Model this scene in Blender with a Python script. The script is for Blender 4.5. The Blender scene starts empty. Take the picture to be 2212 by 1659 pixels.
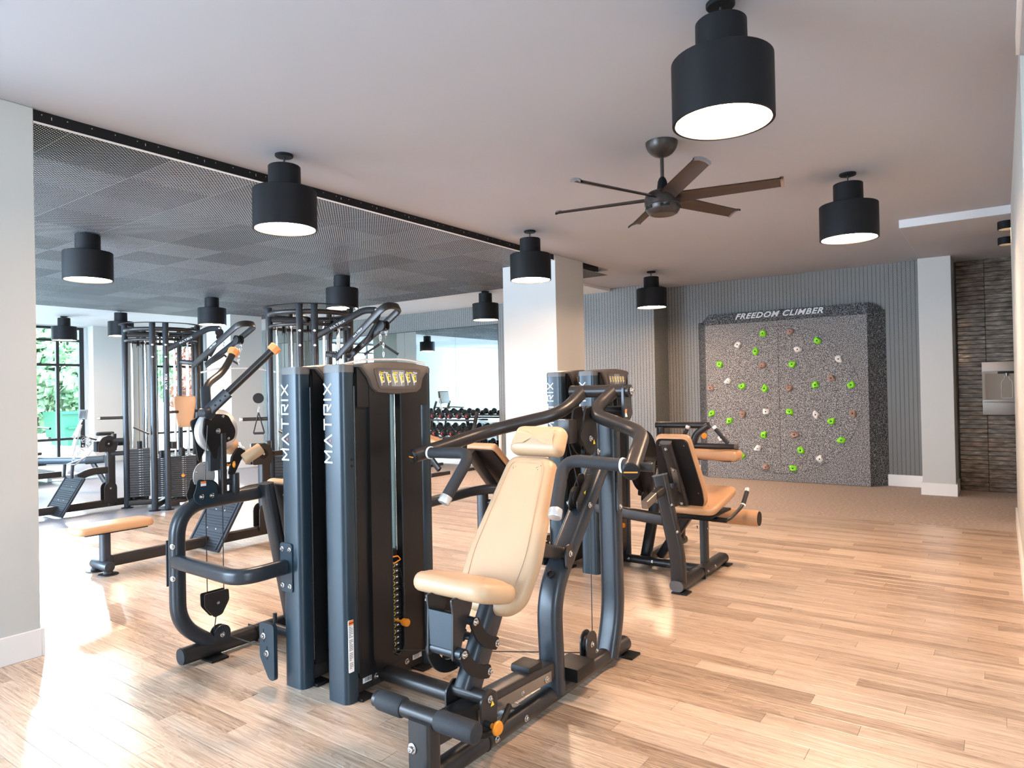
import bpy, bmesh, math, random
from mathutils import Vector, Matrix
random.seed(7)
PI=math.pi
V=Vector
scn=bpy.context.scene
COL=scn.collection
# ------------------------------------------------------------------ camera
CAMH=1.41
yaw,pitch,roll,FPX=0.62386377,0.00794620,-0.01984348,1469.64
cy_,sy_=math.cos(yaw),math.sin(yaw)
fw=V((-sy_*math.cos(pitch),cy_*math.cos(pitch),math.sin(pitch)))
r0=V((cy_,sy_,0)); u0=r0.cross(fw)
rr_=r0*math.cos(roll)+u0*math.sin(roll); uu_=-r0*math.sin(roll)+u0*math.cos(roll)
cam_d=bpy.data.cameras.new('camera'); cam=bpy.data.objects.new('camera',cam_d); COL.objects.link(cam)
cam.matrix_world=Matrix(((rr_.x,uu_.x,-fw.x,0),(rr_.y,uu_.y,-fw.y,0),(rr_.z,uu_.z,-fw.z,CAMH),(0,0,0,1)))
cam_d.sensor_width=36; cam_d.sensor_fit='HORIZONTAL'; cam_d.lens=36*FPX/2212
cam_d.clip_start=.02; cam_d.clip_end=300
scn.camera=cam
# ------------------------------------------------------------------ world, sun, window daylight, exposure
scn.view_settings.view_transform='Standard'; scn.view_settings.look='None'
scn.view_settings.exposure=0.50; scn.view_settings.gamma=1; scn.view_settings.use_curve_mapping=False
w=bpy.data.worlds.new('world'); scn.world=w; w.use_nodes=True
bg=w.node_tree.nodes['Background']; bg.inputs[0].default_value=(.66,.83,1,1); bg.inputs[1].default_value=14.0
sd=bpy.data.lights.new('sun','SUN'); sd.energy=10; sd.angle=.085; sd.color=(.90,.95,1)
so=bpy.data.objects.new('sun',sd); COL.objects.link(so)
so.rotation_euler=V((1,-.42,-.215)).to_track_quat('-Z','Y').to_euler()
def area(name,loc,direction,sx,sy,power,color):
    l=bpy.data.lights.new(name,'AREA'); l.shape='RECTANGLE'; l.size=sx; l.size_y=sy; l.energy=power; l.color=color
    o=bpy.data.objects.new(name,l); COL.objects.link(o); o.location=loc
    o.rotation_euler=V(direction).to_track_quat('-Z','Z').to_euler(); return o
DAY=(.50,.72,1)
# daylight of the big windows in the wall behind the camera
area('daylight_rear',(-6.3,-3.35,1.65),(0,1,0),5.4,2.5,260,DAY)
area('daylight_rear_west',(-12.2,-3.35,1.65),(0,1,0),5.5,2.5,560,DAY)
area('fill_east',(2.35,-1.4,1.6),(-1,0,0),1.5,2.2,30,(.78,.88,1))  # added fill lamp from the right, at an unseen side opening
# ------------------------------------------------------------------ node helpers / materials
def mat(name):
    m=bpy.data.materials.new(name); m.use_nodes=True
    return m,m.node_tree,m.node_tree.nodes['Principled BSDF']
def N(nt,t,**k):
    n=nt.nodes.new(t)
    for a,b in k.items(): setattr(n,a,b)
    return n
def setin(n,i,v):
    n.inputs[i].default_value=v
def ramp(nt,src,stops):
    r=N(nt,'ShaderNodeValToRGB'); e=r.color_ramp.elements
    e[0].position,e[0].color=stops[0][0],(*stops[0][1],1); e[1].position,e[1].color=stops[-1][0],(*stops[-1][1],1)
    for p,c in stops[1:-1]:
        x=e.new(p); x.color=(*c,1)
    nt.links.new(src,r.inputs[0]); return r.outputs[0]
def math_(nt,op,a,b=None,c=None):
    n=N(nt,'ShaderNodeMath',operation=op)
    for i,x in enumerate((a,b,c)):
        if x is None: continue
        if isinstance(x,(int,float)): n.inputs[i].default_value=x
        else: nt.links.new(x,n.inputs[i])
    return n.outputs[0]
def simple(name,col,rough=.5,metal=0,noise=.06,scale=14,bump=0,spec=.5,emit=None,es=0,coat=0):
    m,nt,b=mat(name)
    g=N(nt,'ShaderNodeTexCoord'); n=N(nt,'ShaderNodeTexNoise'); setin(n,'Scale',scale); setin(n,'Detail',4)
    nt.links.new(g.outputs['Object'],n.inputs['Vector'])
    lo=tuple(c*(1-noise) for c in col); hi=tuple(min(1,c*(1+noise)) for c in col)
    nt.links.new(ramp(nt,n.outputs[0],[(.3,lo),(.7,hi)]),b.inputs['Base Color'])
    setin(b,'Roughness',rough); setin(b,'Metallic',metal); setin(b,'Specular IOR Level',spec)
    if coat: setin(b,'Coat Weight',coat); setin(b,'Coat Roughness',.15)
    if bump:
        bn=N(nt,'ShaderNodeBump'); setin(bn,'Strength',bump); setin(bn,'Distance',.002)
        n2=N(nt,'ShaderNodeTexNoise'); setin(n2,'Scale',scale*12); nt.links.new(g.outputs['Object'],n2.inputs['Vector'])
        nt.links.new(n2.outputs[0],bn.inputs['Height']); nt.links.new(bn.outputs[0],b.inputs['Normal'])
    if emit: setin(b,'Emission Color',(*emit,1)); setin(b,'Emission Strength',es)
    return m
M={}
M['frame']=simple('frame_paint',(.028,.025,.024),.33,.1,.08,40,.05,spec=.38)
M['frame2']=simple('frame_paint_grey',(.026,.031,.038),.31,.1,.06,40,.05,spec=.42)
M['post']=simple('tower_paint',(.018,.033,.046),.30,.1,.04,30,.03,spec=.45)
M['black']=simple('black_plastic',(.009,.0085,.009),.45,0,.1,30,.08,spec=.28)
M['shroud']=simple('shroud_plastic',(.010,.0095,.010),.28,0,.06,25,.08,spec=.4)
M['cap']=simple('cap_plastic',(.085,.070,.062),.38,0,.05,25,.1)
M['capgrey']=simple('cap_grey',(.10,.098,.098),.45,0,.05,25)
M['rubber']=simple('foam_rubber',(.018,.019,.022),.72,0,.12,60,.25)
M['steel']=simple('steel',(.62,.61,.60),.22,1,.05,20)
M['alu']=simple('aluminium',(.74,.74,.74),.32,.7,.03,20)
M['chromeR']=simple('guide_rod_chrome',(.8,.8,.8),.12,1,.02,20)
M['cream']=simple('cream_vinyl',(.53,.35,.205),.42,0,.03,6,.12)
M['tan']=simple('tan_vinyl',(.50,.285,.15),.42,0,.03,6,.12)
M['orange']=simple('orange_plastic',(.80,.27,.02),.35,0,.04,10)
M['orangefoam']=simple('orange_foam',(.90,.36,.12),.6,0,.05,30,.1)
M['white']=simple('white_print',(.82,.84,.85),.5,0,.02,10)
M['paleprint']=simple('pale_letters',(.66,.76,.80),.45,0,.02,10)
M['red']=simple('red_print',(.75,.07,.05),.4,0,.03,10)
M['wred']=simple('warning_orange',(.85,.22,.05),.5,0,.03,10)
M['yellow']=simple('yellow_print',(.92,.68,.05),.5,0,.03,10)
M['cable']=simple('black_cable',(.02,.02,.02),.5)
M['darkplate']=simple('iron_plate',(.035,.034,.034),.4,.2,.08,30)
M['wallp']=simple('painted_wall',(.53,.53,.50),.62,0,.015,2,.04)
M['wallt']=simple('painted_wall_side',(.60,.575,.53),.62,0,.015,2,.04)
M['ceil']=simple('ceiling_paint',(.415,.425,.455),.75,0,.012,1.5,.03)
M['ceilw']=simple('ceiling_white',(.70,.71,.71),.75,0,.012,1.5,.03)
M['trimw']=simple('white_trim',(.80,.78,.75),.4,0,.01,4)
M['lampbody']=simple('lamp_black',(.010,.010,.011),.55,.1,.05,20,spec=.2)
M['lampin']=simple('lamp_inner',(.75,.6,.48),.5)
M['glow']=simple('lamp_diffuser',(1,.9,.8),.5,emit=(1,.67,.44),es=125)
M['glows']=simple('spot_diffuser',(1,.9,.8),.5,emit=(1,.66,.34),es=70)
M['bronze']=simple('fan_bronze',(.055,.045,.04),.34,.5,.06,20)
M['blade']=simple('fan_blade',(.050,.032,.025),.48,.1,.06,12)
M['winframe']=simple('window_frame_black',(.018,.020,.022),.4,.2)
M['grip']=simple('holds_green',(.27,.78,.03),.6,0,.05,20,.4)
M['holdw']=simple('holds_white',(.80,.76,.72),.6,0,.05,20,.4)
M['holdb']=simple('holds_brown',(.36,.225,.175),.65,0,.05,20,.4)
M['ss']=simple('stainless',(.25,.225,.20),.34,.75,.03,4)
M['ssd']=simple('fountain_panel',(.27,.22,.17),.5,.2,.03,4)
M['grille']=simple('grey_panel',(.22,.235,.225),.5)
M['slotback']=simple('slot_daylight_tint',(.60,.74,.68),.25,.1,.03,8)  # pale green stands for light showing behind the tower slot
M['bikew']=simple('bike_white',(.75,.76,.76),.35,.2,.02,6)
M['screen']=simple('dark_screen',(.12,.12,.12),.15)
M['greenbox']=simple('green_steel',(.0,.09,.045),.5)
M['bark']=simple('bark',(.10,.07,.05),.9,0,.3,20,.6)
M['canopy']=simple('metal_silver',(.35,.35,.37),.3,.9)

def m_leaf(name,a,b_):
    m,nt,b=mat(name); o=N(nt,'ShaderNodeTexCoord'); n=N(nt,'ShaderNodeTexNoise'); setin(n,'Scale',3.5); setin(n,'Detail',5)
    nt.links.new(o.outputs['Object'],n.inputs['Vector'])
    nt.links.new(ramp(nt,n.outputs[0],[(.35,a),(.65,b_)]),b.inputs['Base Color']); setin(b,'Roughness',.6); return m
M['leaf']=m_leaf('leaves_green',(.10,.22,.11),(.40,.58,.32))
M['leaf2']=m_leaf('leaves_pale',(.14,.26,.13),(.50,.66,.40))
M['leafr']=m_leaf('leaves_red',(.22,.08,.06),(.42,.20,.14))

# stitched glass: transparent with a weak mirror reflection
def glass():
    m,nt,b=mat('window_glass'); nt.nodes.remove(b)
    t=N(nt,'ShaderNodeBsdfTransparent'); setin(t,0,(.93,.97,.96,1)); g=N(nt,'ShaderNodeBsdfGlossy'); setin(g,'Roughness',.02)
    f=N(nt,'ShaderNodeFresnel'); setin(f,0,1.35); x=N(nt,'ShaderNodeMixShader')
    nt.links.new(f.outputs[0],x.inputs[0]); nt.links.new(t.outputs[0],x.inputs[1]); nt.links.new(g.outputs[0],x.inputs[2])
    nt.links.new(x.outputs[0],nt.nodes['Material Output'].inputs[0]); return m
M['glass']=glass()
def mirror():
    m,nt,b=mat('mirror_silver'); setin(b,'Base Color',(.80,.88,.86,1)); setin(b,'Metallic',1); setin(b,'Roughness',.015)
    return m
M['mirror']=mirror()

def wpos(nt):
    g=N(nt,'ShaderNodeNewGeometry'); s=N(nt,'ShaderNodeSeparateXYZ'); nt.links.new(g.outputs['Position'],s.inputs[0])
    return s.outputs[0],s.outputs[1],s.outputs[2],g.outputs['Position']
PL,PW=.92,.1
def m_wood():
    m,nt,b=mat('oak_planks')
    x,y,z,p=wpos(nt)
    row=math_(nt,'FLOOR',math_(nt,'DIVIDE',y,PW))
    off=math_(nt,'MULTIPLY',math_(nt,'FRACT',math_(nt,'MULTIPLY',row,.618034)),PL)
    colm=math_(nt,'FLOOR',math_(nt,'DIVIDE',math_(nt,'ADD',x,off),PL))
    c=N(nt,'ShaderNodeCombineXYZ'); nt.links.new(row,c.inputs[0]); nt.links.new(colm,c.inputs[1])
    wn=N(nt,'ShaderNodeTexWhiteNoise',noise_dimensions='2D'); nt.links.new(c.outputs[0],wn.inputs[0])
    idv=wn.outputs[0]
    g=N(nt,'ShaderNodeCombineXYZ')
    nt.links.new(math_(nt,'ADD',math_(nt,'MULTIPLY',x,1.0),math_(nt,'MULTIPLY',idv,57.)),g.inputs[0])
    nt.links.new(math_(nt,'MULTIPLY',y,9.),g.inputs[1]); nt.links.new(math_(nt,'MULTIPLY',idv,31.),g.inputs[2])
    n1=N(nt,'ShaderNodeTexNoise'); setin(n1,'Scale',2.0); setin(n1,'Detail',3); setin(n1,'Distortion',.6); nt.links.new(g.outputs[0],n1.inputs['Vector'])
    rings=math_(nt,'FRACT',math_(nt,'MULTIPLY',n1.outputs[0],11.))
    g2=N(nt,'ShaderNodeCombineXYZ'); nt.links.new(math_(nt,'MULTIPLY',x,2.5),g2.inputs[0]); nt.links.new(math_(nt,'MULTIPLY',y,85.),g2.inputs[1]); nt.links.new(idv,g2.inputs[2])
    n2=N(nt,'ShaderNodeTexNoise'); setin(n2,'Scale',1.6); setin(n2,'Detail',5); nt.links.new(g2.outputs[0],n2.inputs['Vector'])
    v=math_(nt,'ADD',math_(nt,'MULTIPLY',math_(nt,'SUBTRACT',rings,.5),.22),math_(nt,'MULTIPLY',math_(nt,'SUBTRACT',n2.outputs[0],.5),1.15))
    v=math_(nt,'ADD',v,math_(nt,'MULTIPLY',math_(nt,'SUBTRACT',n1.outputs[0],.5),.5))
    v=math_(nt,'ADD',v,math_(nt,'MULTIPLY',math_(nt,'SUBTRACT',idv,.5),.38))
    v=math_(nt,'ADD',v,.5)
    nt.links.new(ramp(nt,v,[(.08,(.20,.13,.085)),(.36,(.41,.295,.205)),(.60,(.58,.44,.325)),(.9,(.73,.595,.465))]),b.inputs['Base Color'])
    setin(b,'Roughness',.33); setin(b,'Specular IOR Level',.55); setin(b,'Coat Weight',.6); setin(b,'Coat Roughness',.24)
    bn=N(nt,'ShaderNodeBump'); setin(bn,'Strength',.12); setin(bn,'Distance',.001); nt.links.new(n2.outputs[0],bn.inputs['Height']); nt.links.new(bn.outputs[0],b.inputs['Normal'])
    return m
M['wood']=m_wood()
def m_herr():
    m,nt,b=mat('herringbone_wallpaper')
    x,y,z,p=wpos(nt)
    u=math_(nt,'ADD',x,y); cw=.051; ph=.0165
    uc=math_(nt,'DIVIDE',u,cw); fr=math_(nt,'FRACT',uc)
    par=math_(nt,'SUBTRACT',math_(nt,'MULTIPLY',math_(nt,'GREATER_THAN',math_(nt,'FRACT',math_(nt,'MULTIPLY',uc,.5)),.5),2.),1.)
    t=math_(nt,'ADD',z,math_(nt,'MULTIPLY',math_(nt,'MULTIPLY',math_(nt,'SUBTRACT',fr,.5),par),cw*.85))
    s=math_(nt,'FRACT',math_(nt,'DIVIDE',t,ph))
    st=math_(nt,'LESS_THAN',s,.36)
    ed=math_(nt,'LESS_THAN',math_(nt,'ABSOLUTE',math_(nt,'SUBTRACT',fr,.5)),.43)
    k=math_(nt,'MULTIPLY',st,ed)
    nt.links.new(ramp(nt,k,[(0,(.022,.027,.029)),(1,(.46,.455,.42))]),b.inputs['Base Color']); setin(b,'Roughness',.5)
    return m
M['herr']=m_herr()
def m_speck(name,a,b_,scale,rough,th=(.42,.62)):
    m,nt,b=mat(name); x,y,z,p=wpos(nt); n=N(nt,'ShaderNodeTexNoise'); setin(n,'Scale',scale); setin(n,'Detail',2); setin(n,'Roughness',.7)
    nt.links.new(p,n.inputs['Vector']); nt.links.new(ramp(nt,n.outputs[0],[(th[0],a),(th[1],b_)]),b.inputs['Base Color']); setin(b,'Roughness',rough)
    bn=N(nt,'ShaderNodeBump'); setin(bn,'Strength',.4); setin(bn,'Distance',.003); nt.links.new(n.outputs[0],bn.inputs['Height']); nt.links.new(bn.outputs[0],b.inputs['Normal'])
    return m
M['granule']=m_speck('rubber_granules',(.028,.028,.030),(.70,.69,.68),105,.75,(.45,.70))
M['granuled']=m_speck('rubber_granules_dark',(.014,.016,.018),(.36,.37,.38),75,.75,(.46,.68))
M['gym']=m_speck('grey_rubber_floor',(.22,.25,.30),(.32,.35,.40),60,.42)
M['ground']=m_speck('pale_concrete',(.5,.48,.45),(.66,.64,.6),3,.8)
def m_carpet():
    m,nt,b=mat('carpet'); x,y,z,p=wpos(nt)
    c=N(nt,'ShaderNodeCombineXYZ'); nt.links.new(math_(nt,'MULTIPLY',x,30.),c.inputs[0]); nt.links.new(math_(nt,'MULTIPLY',y,150.),c.inputs[1])
    n=N(nt,'ShaderNodeTexNoise'); setin(n,'Scale',1.); setin(n,'Detail',3); nt.links.new(c.outputs[0],n.inputs['Vector'])
    nt.links.new(ramp(nt,n.outputs[0],[(.32,(.24,.19,.16)),(.7,(.58,.47,.40))]),b.inputs['Base Color']); setin(b,'Roughness',.95)
    bn=N(nt,'ShaderNodeBump'); setin(bn,'Strength',.5); setin(bn,'Distance',.004); nt.links.new(n.outputs[0],bn.inputs['Height']); nt.links.new(bn.outputs[0],b.inputs['Normal'])
    return m
M['carpet']=m_carpet()
def m_tile():
    m,nt,b=mat('glazed_tile'); g=N(nt,'ShaderNodeTexCoord'); oi=N(nt,'ShaderNodeObjectInfo')
    a=N(nt,'ShaderNodeVectorMath',operation='ADD'); mm=N(nt,'ShaderNodeVectorMath',operation='SCALE'); nt.links.new(oi.outputs['Random'],mm.inputs[3]); mm.inputs[0].default_value=(40,17,9)
    nt.links.new(g.outputs['Object'],a.inputs[0]); nt.links.new(mm.outputs[0],a.inputs[1])
    mp=N(nt,'ShaderNodeMapping'); mp.inputs['Scale'].default_value=(6,6,22); nt.links.new(a.outputs[0],mp.inputs[0])
    n=N(nt,'ShaderNodeTexNoise'); setin(n,'Scale',1.4); setin(n,'Detail',5); nt.links.new(mp.outputs[0],n.inputs['Vector'])
    nt.links.new(ramp(nt,n.outputs[0],[(.3,(.060,.048,.038)),(.55,(.19,.155,.125)),(.75,(.36,.29,.235))]),b.inputs['Base Color'])
    setin(b,'Roughness',.12); setin(b,'Metallic',.2); setin(b,'Coat Weight',.6); setin(b,'Coat Roughness',.04)
    mp2=N(nt,'ShaderNodeMapping'); mp2.inputs['Scale'].default_value=(5,16,26); nt.links.new(a.outputs[0],mp2.inputs[0])
    n2=N(nt,'ShaderNodeTexNoise'); setin(n2,'Scale',1.); setin(n2,'Detail',2); nt.links.new(mp2.outputs[0],n2.inputs['Vector'])
    bn=N(nt,'ShaderNodeBump'); setin(bn,'Strength',.35); setin(bn,'Distance',.008); nt.links.new(n2.outputs[0],bn.inputs['Height'])
    nt.links.new(bn.outputs[0],b.inputs['Normal']); nt.links.new(bn.outputs[0],b.inputs['Coat Normal']); return m
M['tile']=m_tile()
def m_mesh():
    m,nt,b=mat('expanded_metal'); g=N(nt,'ShaderNodeTexCoord'); s=N(nt,'ShaderNodeSeparateXYZ'); nt.links.new(g.outputs['Object'],s.inputs[0])
    px,py=.030,.0135
    a=math_(nt,'DIVIDE',s.outputs[0],px); r=math_(nt,'DIVIDE',s.outputs[1],py)
    rowi=math_(nt,'FLOOR',r); sh=math_(nt,'MULTIPLY',math_(nt,'FRACT',math_(nt,'MULTIPLY',rowi,.5)),1.)
    fx=math_(nt,'ABSOLUTE',math_(nt,'SUBTRACT',math_(nt,'FRACT',math_(nt,'ADD',a,sh)),.5)); fy=math_(nt,'ABSOLUTE',math_(nt,'SUBTRACT',math_(nt,'FRACT',r),.5))
    d=math_(nt,'ADD',math_(nt,'MULTIPLY',fx,1.15),fy)
    k=math_(nt,'LESS_THAN',d,.64)
    met=N(nt,'ShaderNodeBsdfPrincipled'); setin(met,'Base Color',(.50,.52,.54,1)); setin(met,'Metallic',.35); setin(met,'Roughness',.42)
    oi=N(nt,'ShaderNodeObjectInfo'); nt.links.new(ramp(nt,oi.outputs['Random'],[(0,(.42,.44,.46)),(1,(.70,.72,.75))]),met.inputs['Base Color'])
    bn=N(nt,'ShaderNodeBump'); setin(bn,'Strength',1.); setin(bn,'Distance',.006); nt.links.new(d,bn.inputs['Height']); nt.links.new(bn.outputs[0],met.inputs['Normal'])
    tr=N(nt,'ShaderNodeBsdfDiffuse'); setin(tr,0,(.012,.013,.015,1)); mx=N(nt,'ShaderNodeMixShader')  # mesh holes are painted dark to stand for the unlit space above
    nt.links.new(k,mx.inputs[0]); nt.links.new(met.outputs[0],mx.inputs[1]); nt.links.new(tr.outputs[0],mx.inputs[2])
    nt.links.new(mx.outputs[0],nt.nodes['Material Output'].inputs[0]); return m
M['mesh']=m_mesh()

# ------------------------------------------------------------------ mesh helpers
def B(): return bmesh.new()
X_,Y_,Z_=V((1,0,0)),V((0,1,0)),V((0,0,1))
def quadring(bm,a,b,flip=False):
    n=len(a)
    for i in range(n):
        j=(i+1)%n
        bm.faces.new((a[i],a[j],b[j],b[i]))
def box(bm,c,s,bev=0,rot=None,seg=2):
    mtx=Matrix.Translation(V(c))@((rot.to_4x4()) if rot is not None else Matrix.Identity(4))@Matrix.Diagonal((s[0],s[1],s[2],1))
    r=bmesh.ops.create_cube(bm,size=1,matrix=mtx)
    if bev>0:
        es=set(e for v in r['verts'] for e in v.link_edges)
        bmesh.ops.bevel(bm,geom=list(es),offset=bev,segments=seg,profile=.7,affect='EDGES')
    return bm
def bb(bm,x0,x1,y0,y1,z0,z1,bev=0,seg=2):
    return box(bm,((x0+x1)/2,(y0+y1)/2,(z0+z1)/2),(abs(x1-x0),abs(y1-y0),abs(z1-z0)),bev,seg=seg)
def circ(r,n=14): return [(r*math.cos(2*PI*i/n),r*math.sin(2*PI*i/n)) for i in range(n)]
def rrp(w_,h_,r,n=3):
    out=[]
    for cx,cy,a0 in ((w_/2-r,h_/2-r,0),(-w_/2+r,h_/2-r,PI/2),(-w_/2+r,-h_/2+r,PI),(w_/2-r,-h_/2+r,1.5*PI)):
        for i in range(n+1):
            a=a0+PI/2*i/n; out.append((cx+r*math.cos(a),cy+r*math.sin(a)))
    return out
def fillet(pts,r,n=6,closed=False):
    pts=[V(p) for p in pts]; out=[]; m=len(pts)
    for i in range(m):
        if not closed and i in (0,m-1): out.append(pts[i]); continue
        p,a,b=pts[i],pts[i-1],pts[(i+1)%m]
        d1=(a-p); d2=(b-p); rr=min(r,d1.length*.49,d2.length*.49)
        s=p+d1.normalized()*rr; e=p+d2.normalized()*rr
        for k in range(n+1):
            t=k/n; out.append(s*(1-t)**2+p*2*t*(1-t)+e*t*t)
    return out
def sweep(bm,pts,prof,up=Z_,fr=.06,n=6,caps=True,closed=False,scale=None):
    if fr>0 and len(pts)>2: pts=fillet(pts,fr,n,closed)
    pts=[V(p) for p in pts]; rings=[]; m=len(pts)
    u=V(up)
    for i,p in enumerate(pts):
        if closed: t=(pts[(i+1)%m]-pts[i-1]).normalized()
        else: t=((pts[min(i+1,m-1)]-pts[max(i-1,0)])).normalized()
        u2=u-t*u.dot(t)
        if u2.length<1e-4: u2=(X_ if abs(t.x)<.9 else Y_); u2=u2-t*u2.dot(t)
        u2.normalize(); u=u2; s=t.cross(u2)
        k=1 if scale is None else scale(i/(m-1))
        rings.append([bm.verts.new(p+s*(a*k)+u2*(b*k)) for a,b in prof])
    for i in range(m-1): quadring(bm,rings[i],rings[i+1])
    if closed: quadring(bm,rings[-1],rings[0])
    elif caps:
        bm.faces.new(list(reversed(rings[0]))); bm.faces.new(rings[-1])
    return bm
def tube(bm,pts,r,fr=.05,n=14,**k): return sweep(bm,pts,circ(r,n),fr=fr,**k)
def cyl(bm,a,b,r,n=20,bev=0):
    a,b=V(a),V(b)
    if bev>0:
        d=(b-a).normalized(); L=(b-a).length
        prs=[(0,r-bev),(bev*.3,r-bev*.3),(bev,r),(L-bev,r),(L-bev*.3,r-bev*.3),(L,r-bev)]
        return lathe(bm,a,d,prs,n)
    return sweep(bm,[a,b],circ(r,n),fr=0)
def lathe(bm,o,d,prof,n=24,cap=True):
    o=V(o); d=V(d).normalized(); q=d.to_track_quat('Z','Y').to_matrix(); rings=[]
    for h,r in prof:
        rings.append([bm.verts.new(o+q@V((r*math.cos(2*PI*i/n),r*math.sin(2*PI*i/n),h))) for i in range(n)])
    for i in range(len(rings)-1): quadring(bm,rings[i],rings[i+1])
    if cap:
        bm.faces.new(list(reversed(rings[0]))); bm.faces.new(rings[-1])
    return bm
def prism(bm,poly,o,U,W_,T,th):
    """polygon (u,w) in the plane o+uU+wW, extruded th along T"""
    o=V(o);U=V(U);W_=V(W_);T=V(T)
    a=[bm.verts.new(o+U*p[0]+W_*p[1]) for p in poly]; b=[bm.verts.new(v.co+T*th) for v in a]
    quadring(bm,a,b); bm.faces.new(list(reversed(a))); bm.faces.new(b); return bm
def rpoly(corners,r,n=4):
    return [(p.x,p.y) for p in fillet([V((c[0],c[1],0)) for c in corners],r,n,True)]
def cushion(bm,outline,o,U,W_,T,th,rnd=None,dome=0):
    o=V(o);U=V(U).normalized();W_=V(W_).normalized();T=V(T).normalized(); rnd=rnd or th*.45
    n=len(outline); pts=[V((p[0],p[1])) for p in outline]
    area_=sum(pts[i].x*pts[(i+1)%n].y-pts[(i+1)%n].x*pts[i].y for i in range(n)); sg=1 if area_>0 else -1
    nor=[]
    for i in range(n):
        t=(pts[(i+1)%n]-pts[i-1]).normalized(); nor.append(V((-t.y,t.x))*sg)
    cen=sum(pts,V((0,0)))/n
    lay=[]
    for k in range(5): a=PI/2*k/4; lay.append((rnd*(1-math.sin(a)),rnd*(1-math.cos(a))))
    lay2=[(i_,th-h) for i_,h in reversed(lay)]
    lay2+= [(rnd+.02,th+dome*.5),(rnd+.045,th+dome*.8)]
    rings=[]
    for ins,h in lay+lay2:
        rings.append([bm.verts.new(o+U*(pts[i]+nor[i]*ins).x+W_*(pts[i]+nor[i]*ins).y+T*h) for i in range(n)])
    for i in range(len(rings)-1): quadring(bm,rings[i],rings[i+1])
    bm.faces.new(list(reversed(rings[0])))
    c=bm.verts.new(o+U*cen.x+W_*cen.y+T*(th+dome))
    for i in range(n): bm.faces.new((rings[-1][i],rings[-1][(i+1)%n],c))
    return bm
def fin(name,bm,m,ang=38):
    bmesh.ops.recalc_face_normals(bm,faces=bm.faces)
    me=bpy.data.meshes.new(name); bm.to_mesh(me); bm.free()
    for p in me.polygons: p.use_smooth=True
    me.set_sharp_from_angle(angle=math.radians(ang))
    if m: me.materials.append(M[m] if isinstance(m,str) else m)
    return me
def link(name,me,parent=None,loc=(0,0,0)):
    o=bpy.data.objects.new(name,me); COL.objects.link(o); o.location=loc
    if parent: o.parent=parent
    return o
def org(o):
    v=V((0,0,0))
    while o: v+=o.location; o=o.parent
    return v
def part(name,bm,m,parent,label=None,kind=None):
    o0=org(parent); bmesh.ops.translate(bm,verts=bm.verts,vec=-o0)
    o=link(name,fin(name,bm,m),parent)
    if label: o['label']=label
    if kind: o['kind']=kind
    return o
def thing(name,label,cat,loc,group=None):
    o=bpy.data.objects.new(name,None); COL.objects.link(o); o.location=loc; o.empty_display_size=.1
    o['label']=label; o['category']=cat
    if group: o['group']=group
    return o
def solo(name,bm,m,label,cat,group=None):
    o=link(name,fin(name,bm,m)); o['label']=label; o['category']=cat
    if group: o['group']=group
    return o
def struct(name,bm,m,parent=None):
    o=link(name,fin(name,bm,m),parent)
    if not parent: o['kind']='structure'
    return o
def kids(o): return [c for c in bpy.data.objects if c.parent==o]
def copy_tree(o,parent=None,cm=None):
    if cm is None:
        cm={}
        for c in bpy.data.objects:
            if c.parent: cm.setdefault(c.parent.name,[]).append(c)
    c=o.copy(); COL.objects.link(c); c.parent=parent
    for k in cm.get(o.name,[]): copy_tree(k,c,cm)
    return c
CACHE={}
def cached(key,fn):
    if key not in CACHE: CACHE[key]=fn()
    return CACHE[key]
def inst(name,me,parent,pos,direction=None,s=1):
    o=link(name,me,parent,V(pos)-org(parent))
    if direction is not None: o.rotation_euler=V(direction).to_track_quat('Z','Y').to_euler()
    if s!=1: o.scale=(s,s,s)
    return o
def bolt_me():
    bm=B(); lathe(bm,(0,0,0),(0,0,1),[(0,.014),(.002,.0142),(.0028,.0125),(.003,.0085),(.0085,.0085),(.0105,.0070),(.0106,.0042),(.006,.0040)],12)
    return fin('bolt',bm,'steel')
def bolt(parent,pos,d,s=1): return inst('bolt',cached('bolt',bolt_me),parent,pos,d,s)
def knob_me():
    bm=B(); lathe(bm,(0,0,0),(0,0,1),[(0,.009),(.018,.009),(.022,.011),(.03,.022),(.038,.025),(.044,.022),(.046,.012)],18)
    return fin('pull_knob',bm,'orange')
def knob(parent,pos,d,s=1): return inst('pull_knob',cached('knob',knob_me),parent,pos,d,s)
def pulley(parent,c,axis,r=.055,w_=.02,name='pulley'):
    bm=B(); a=V(axis).normalized()
    lathe(bm,V(c)-a*w_/2,a,[(0,r),(.003,r),(w_*.5,r*.84),(w_-.003,r),(w_,r)],24)
    return part(name,bm,'black',parent)
def plate(parent,poly,o,U,W_,T,th,m='frame',name='bracket_plate'):
    bm=B(); prism(bm,poly,o,U,W_,T,th); return part(name,bm,m,parent)
def pill(r,h):  # rounded upright plate outline, bottom at 0
    return [(-r,0),(r,0)]+[(r*math.cos(a*PI/8),h-r+r*math.sin(a*PI/8)) for a in range(0,9)]
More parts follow.
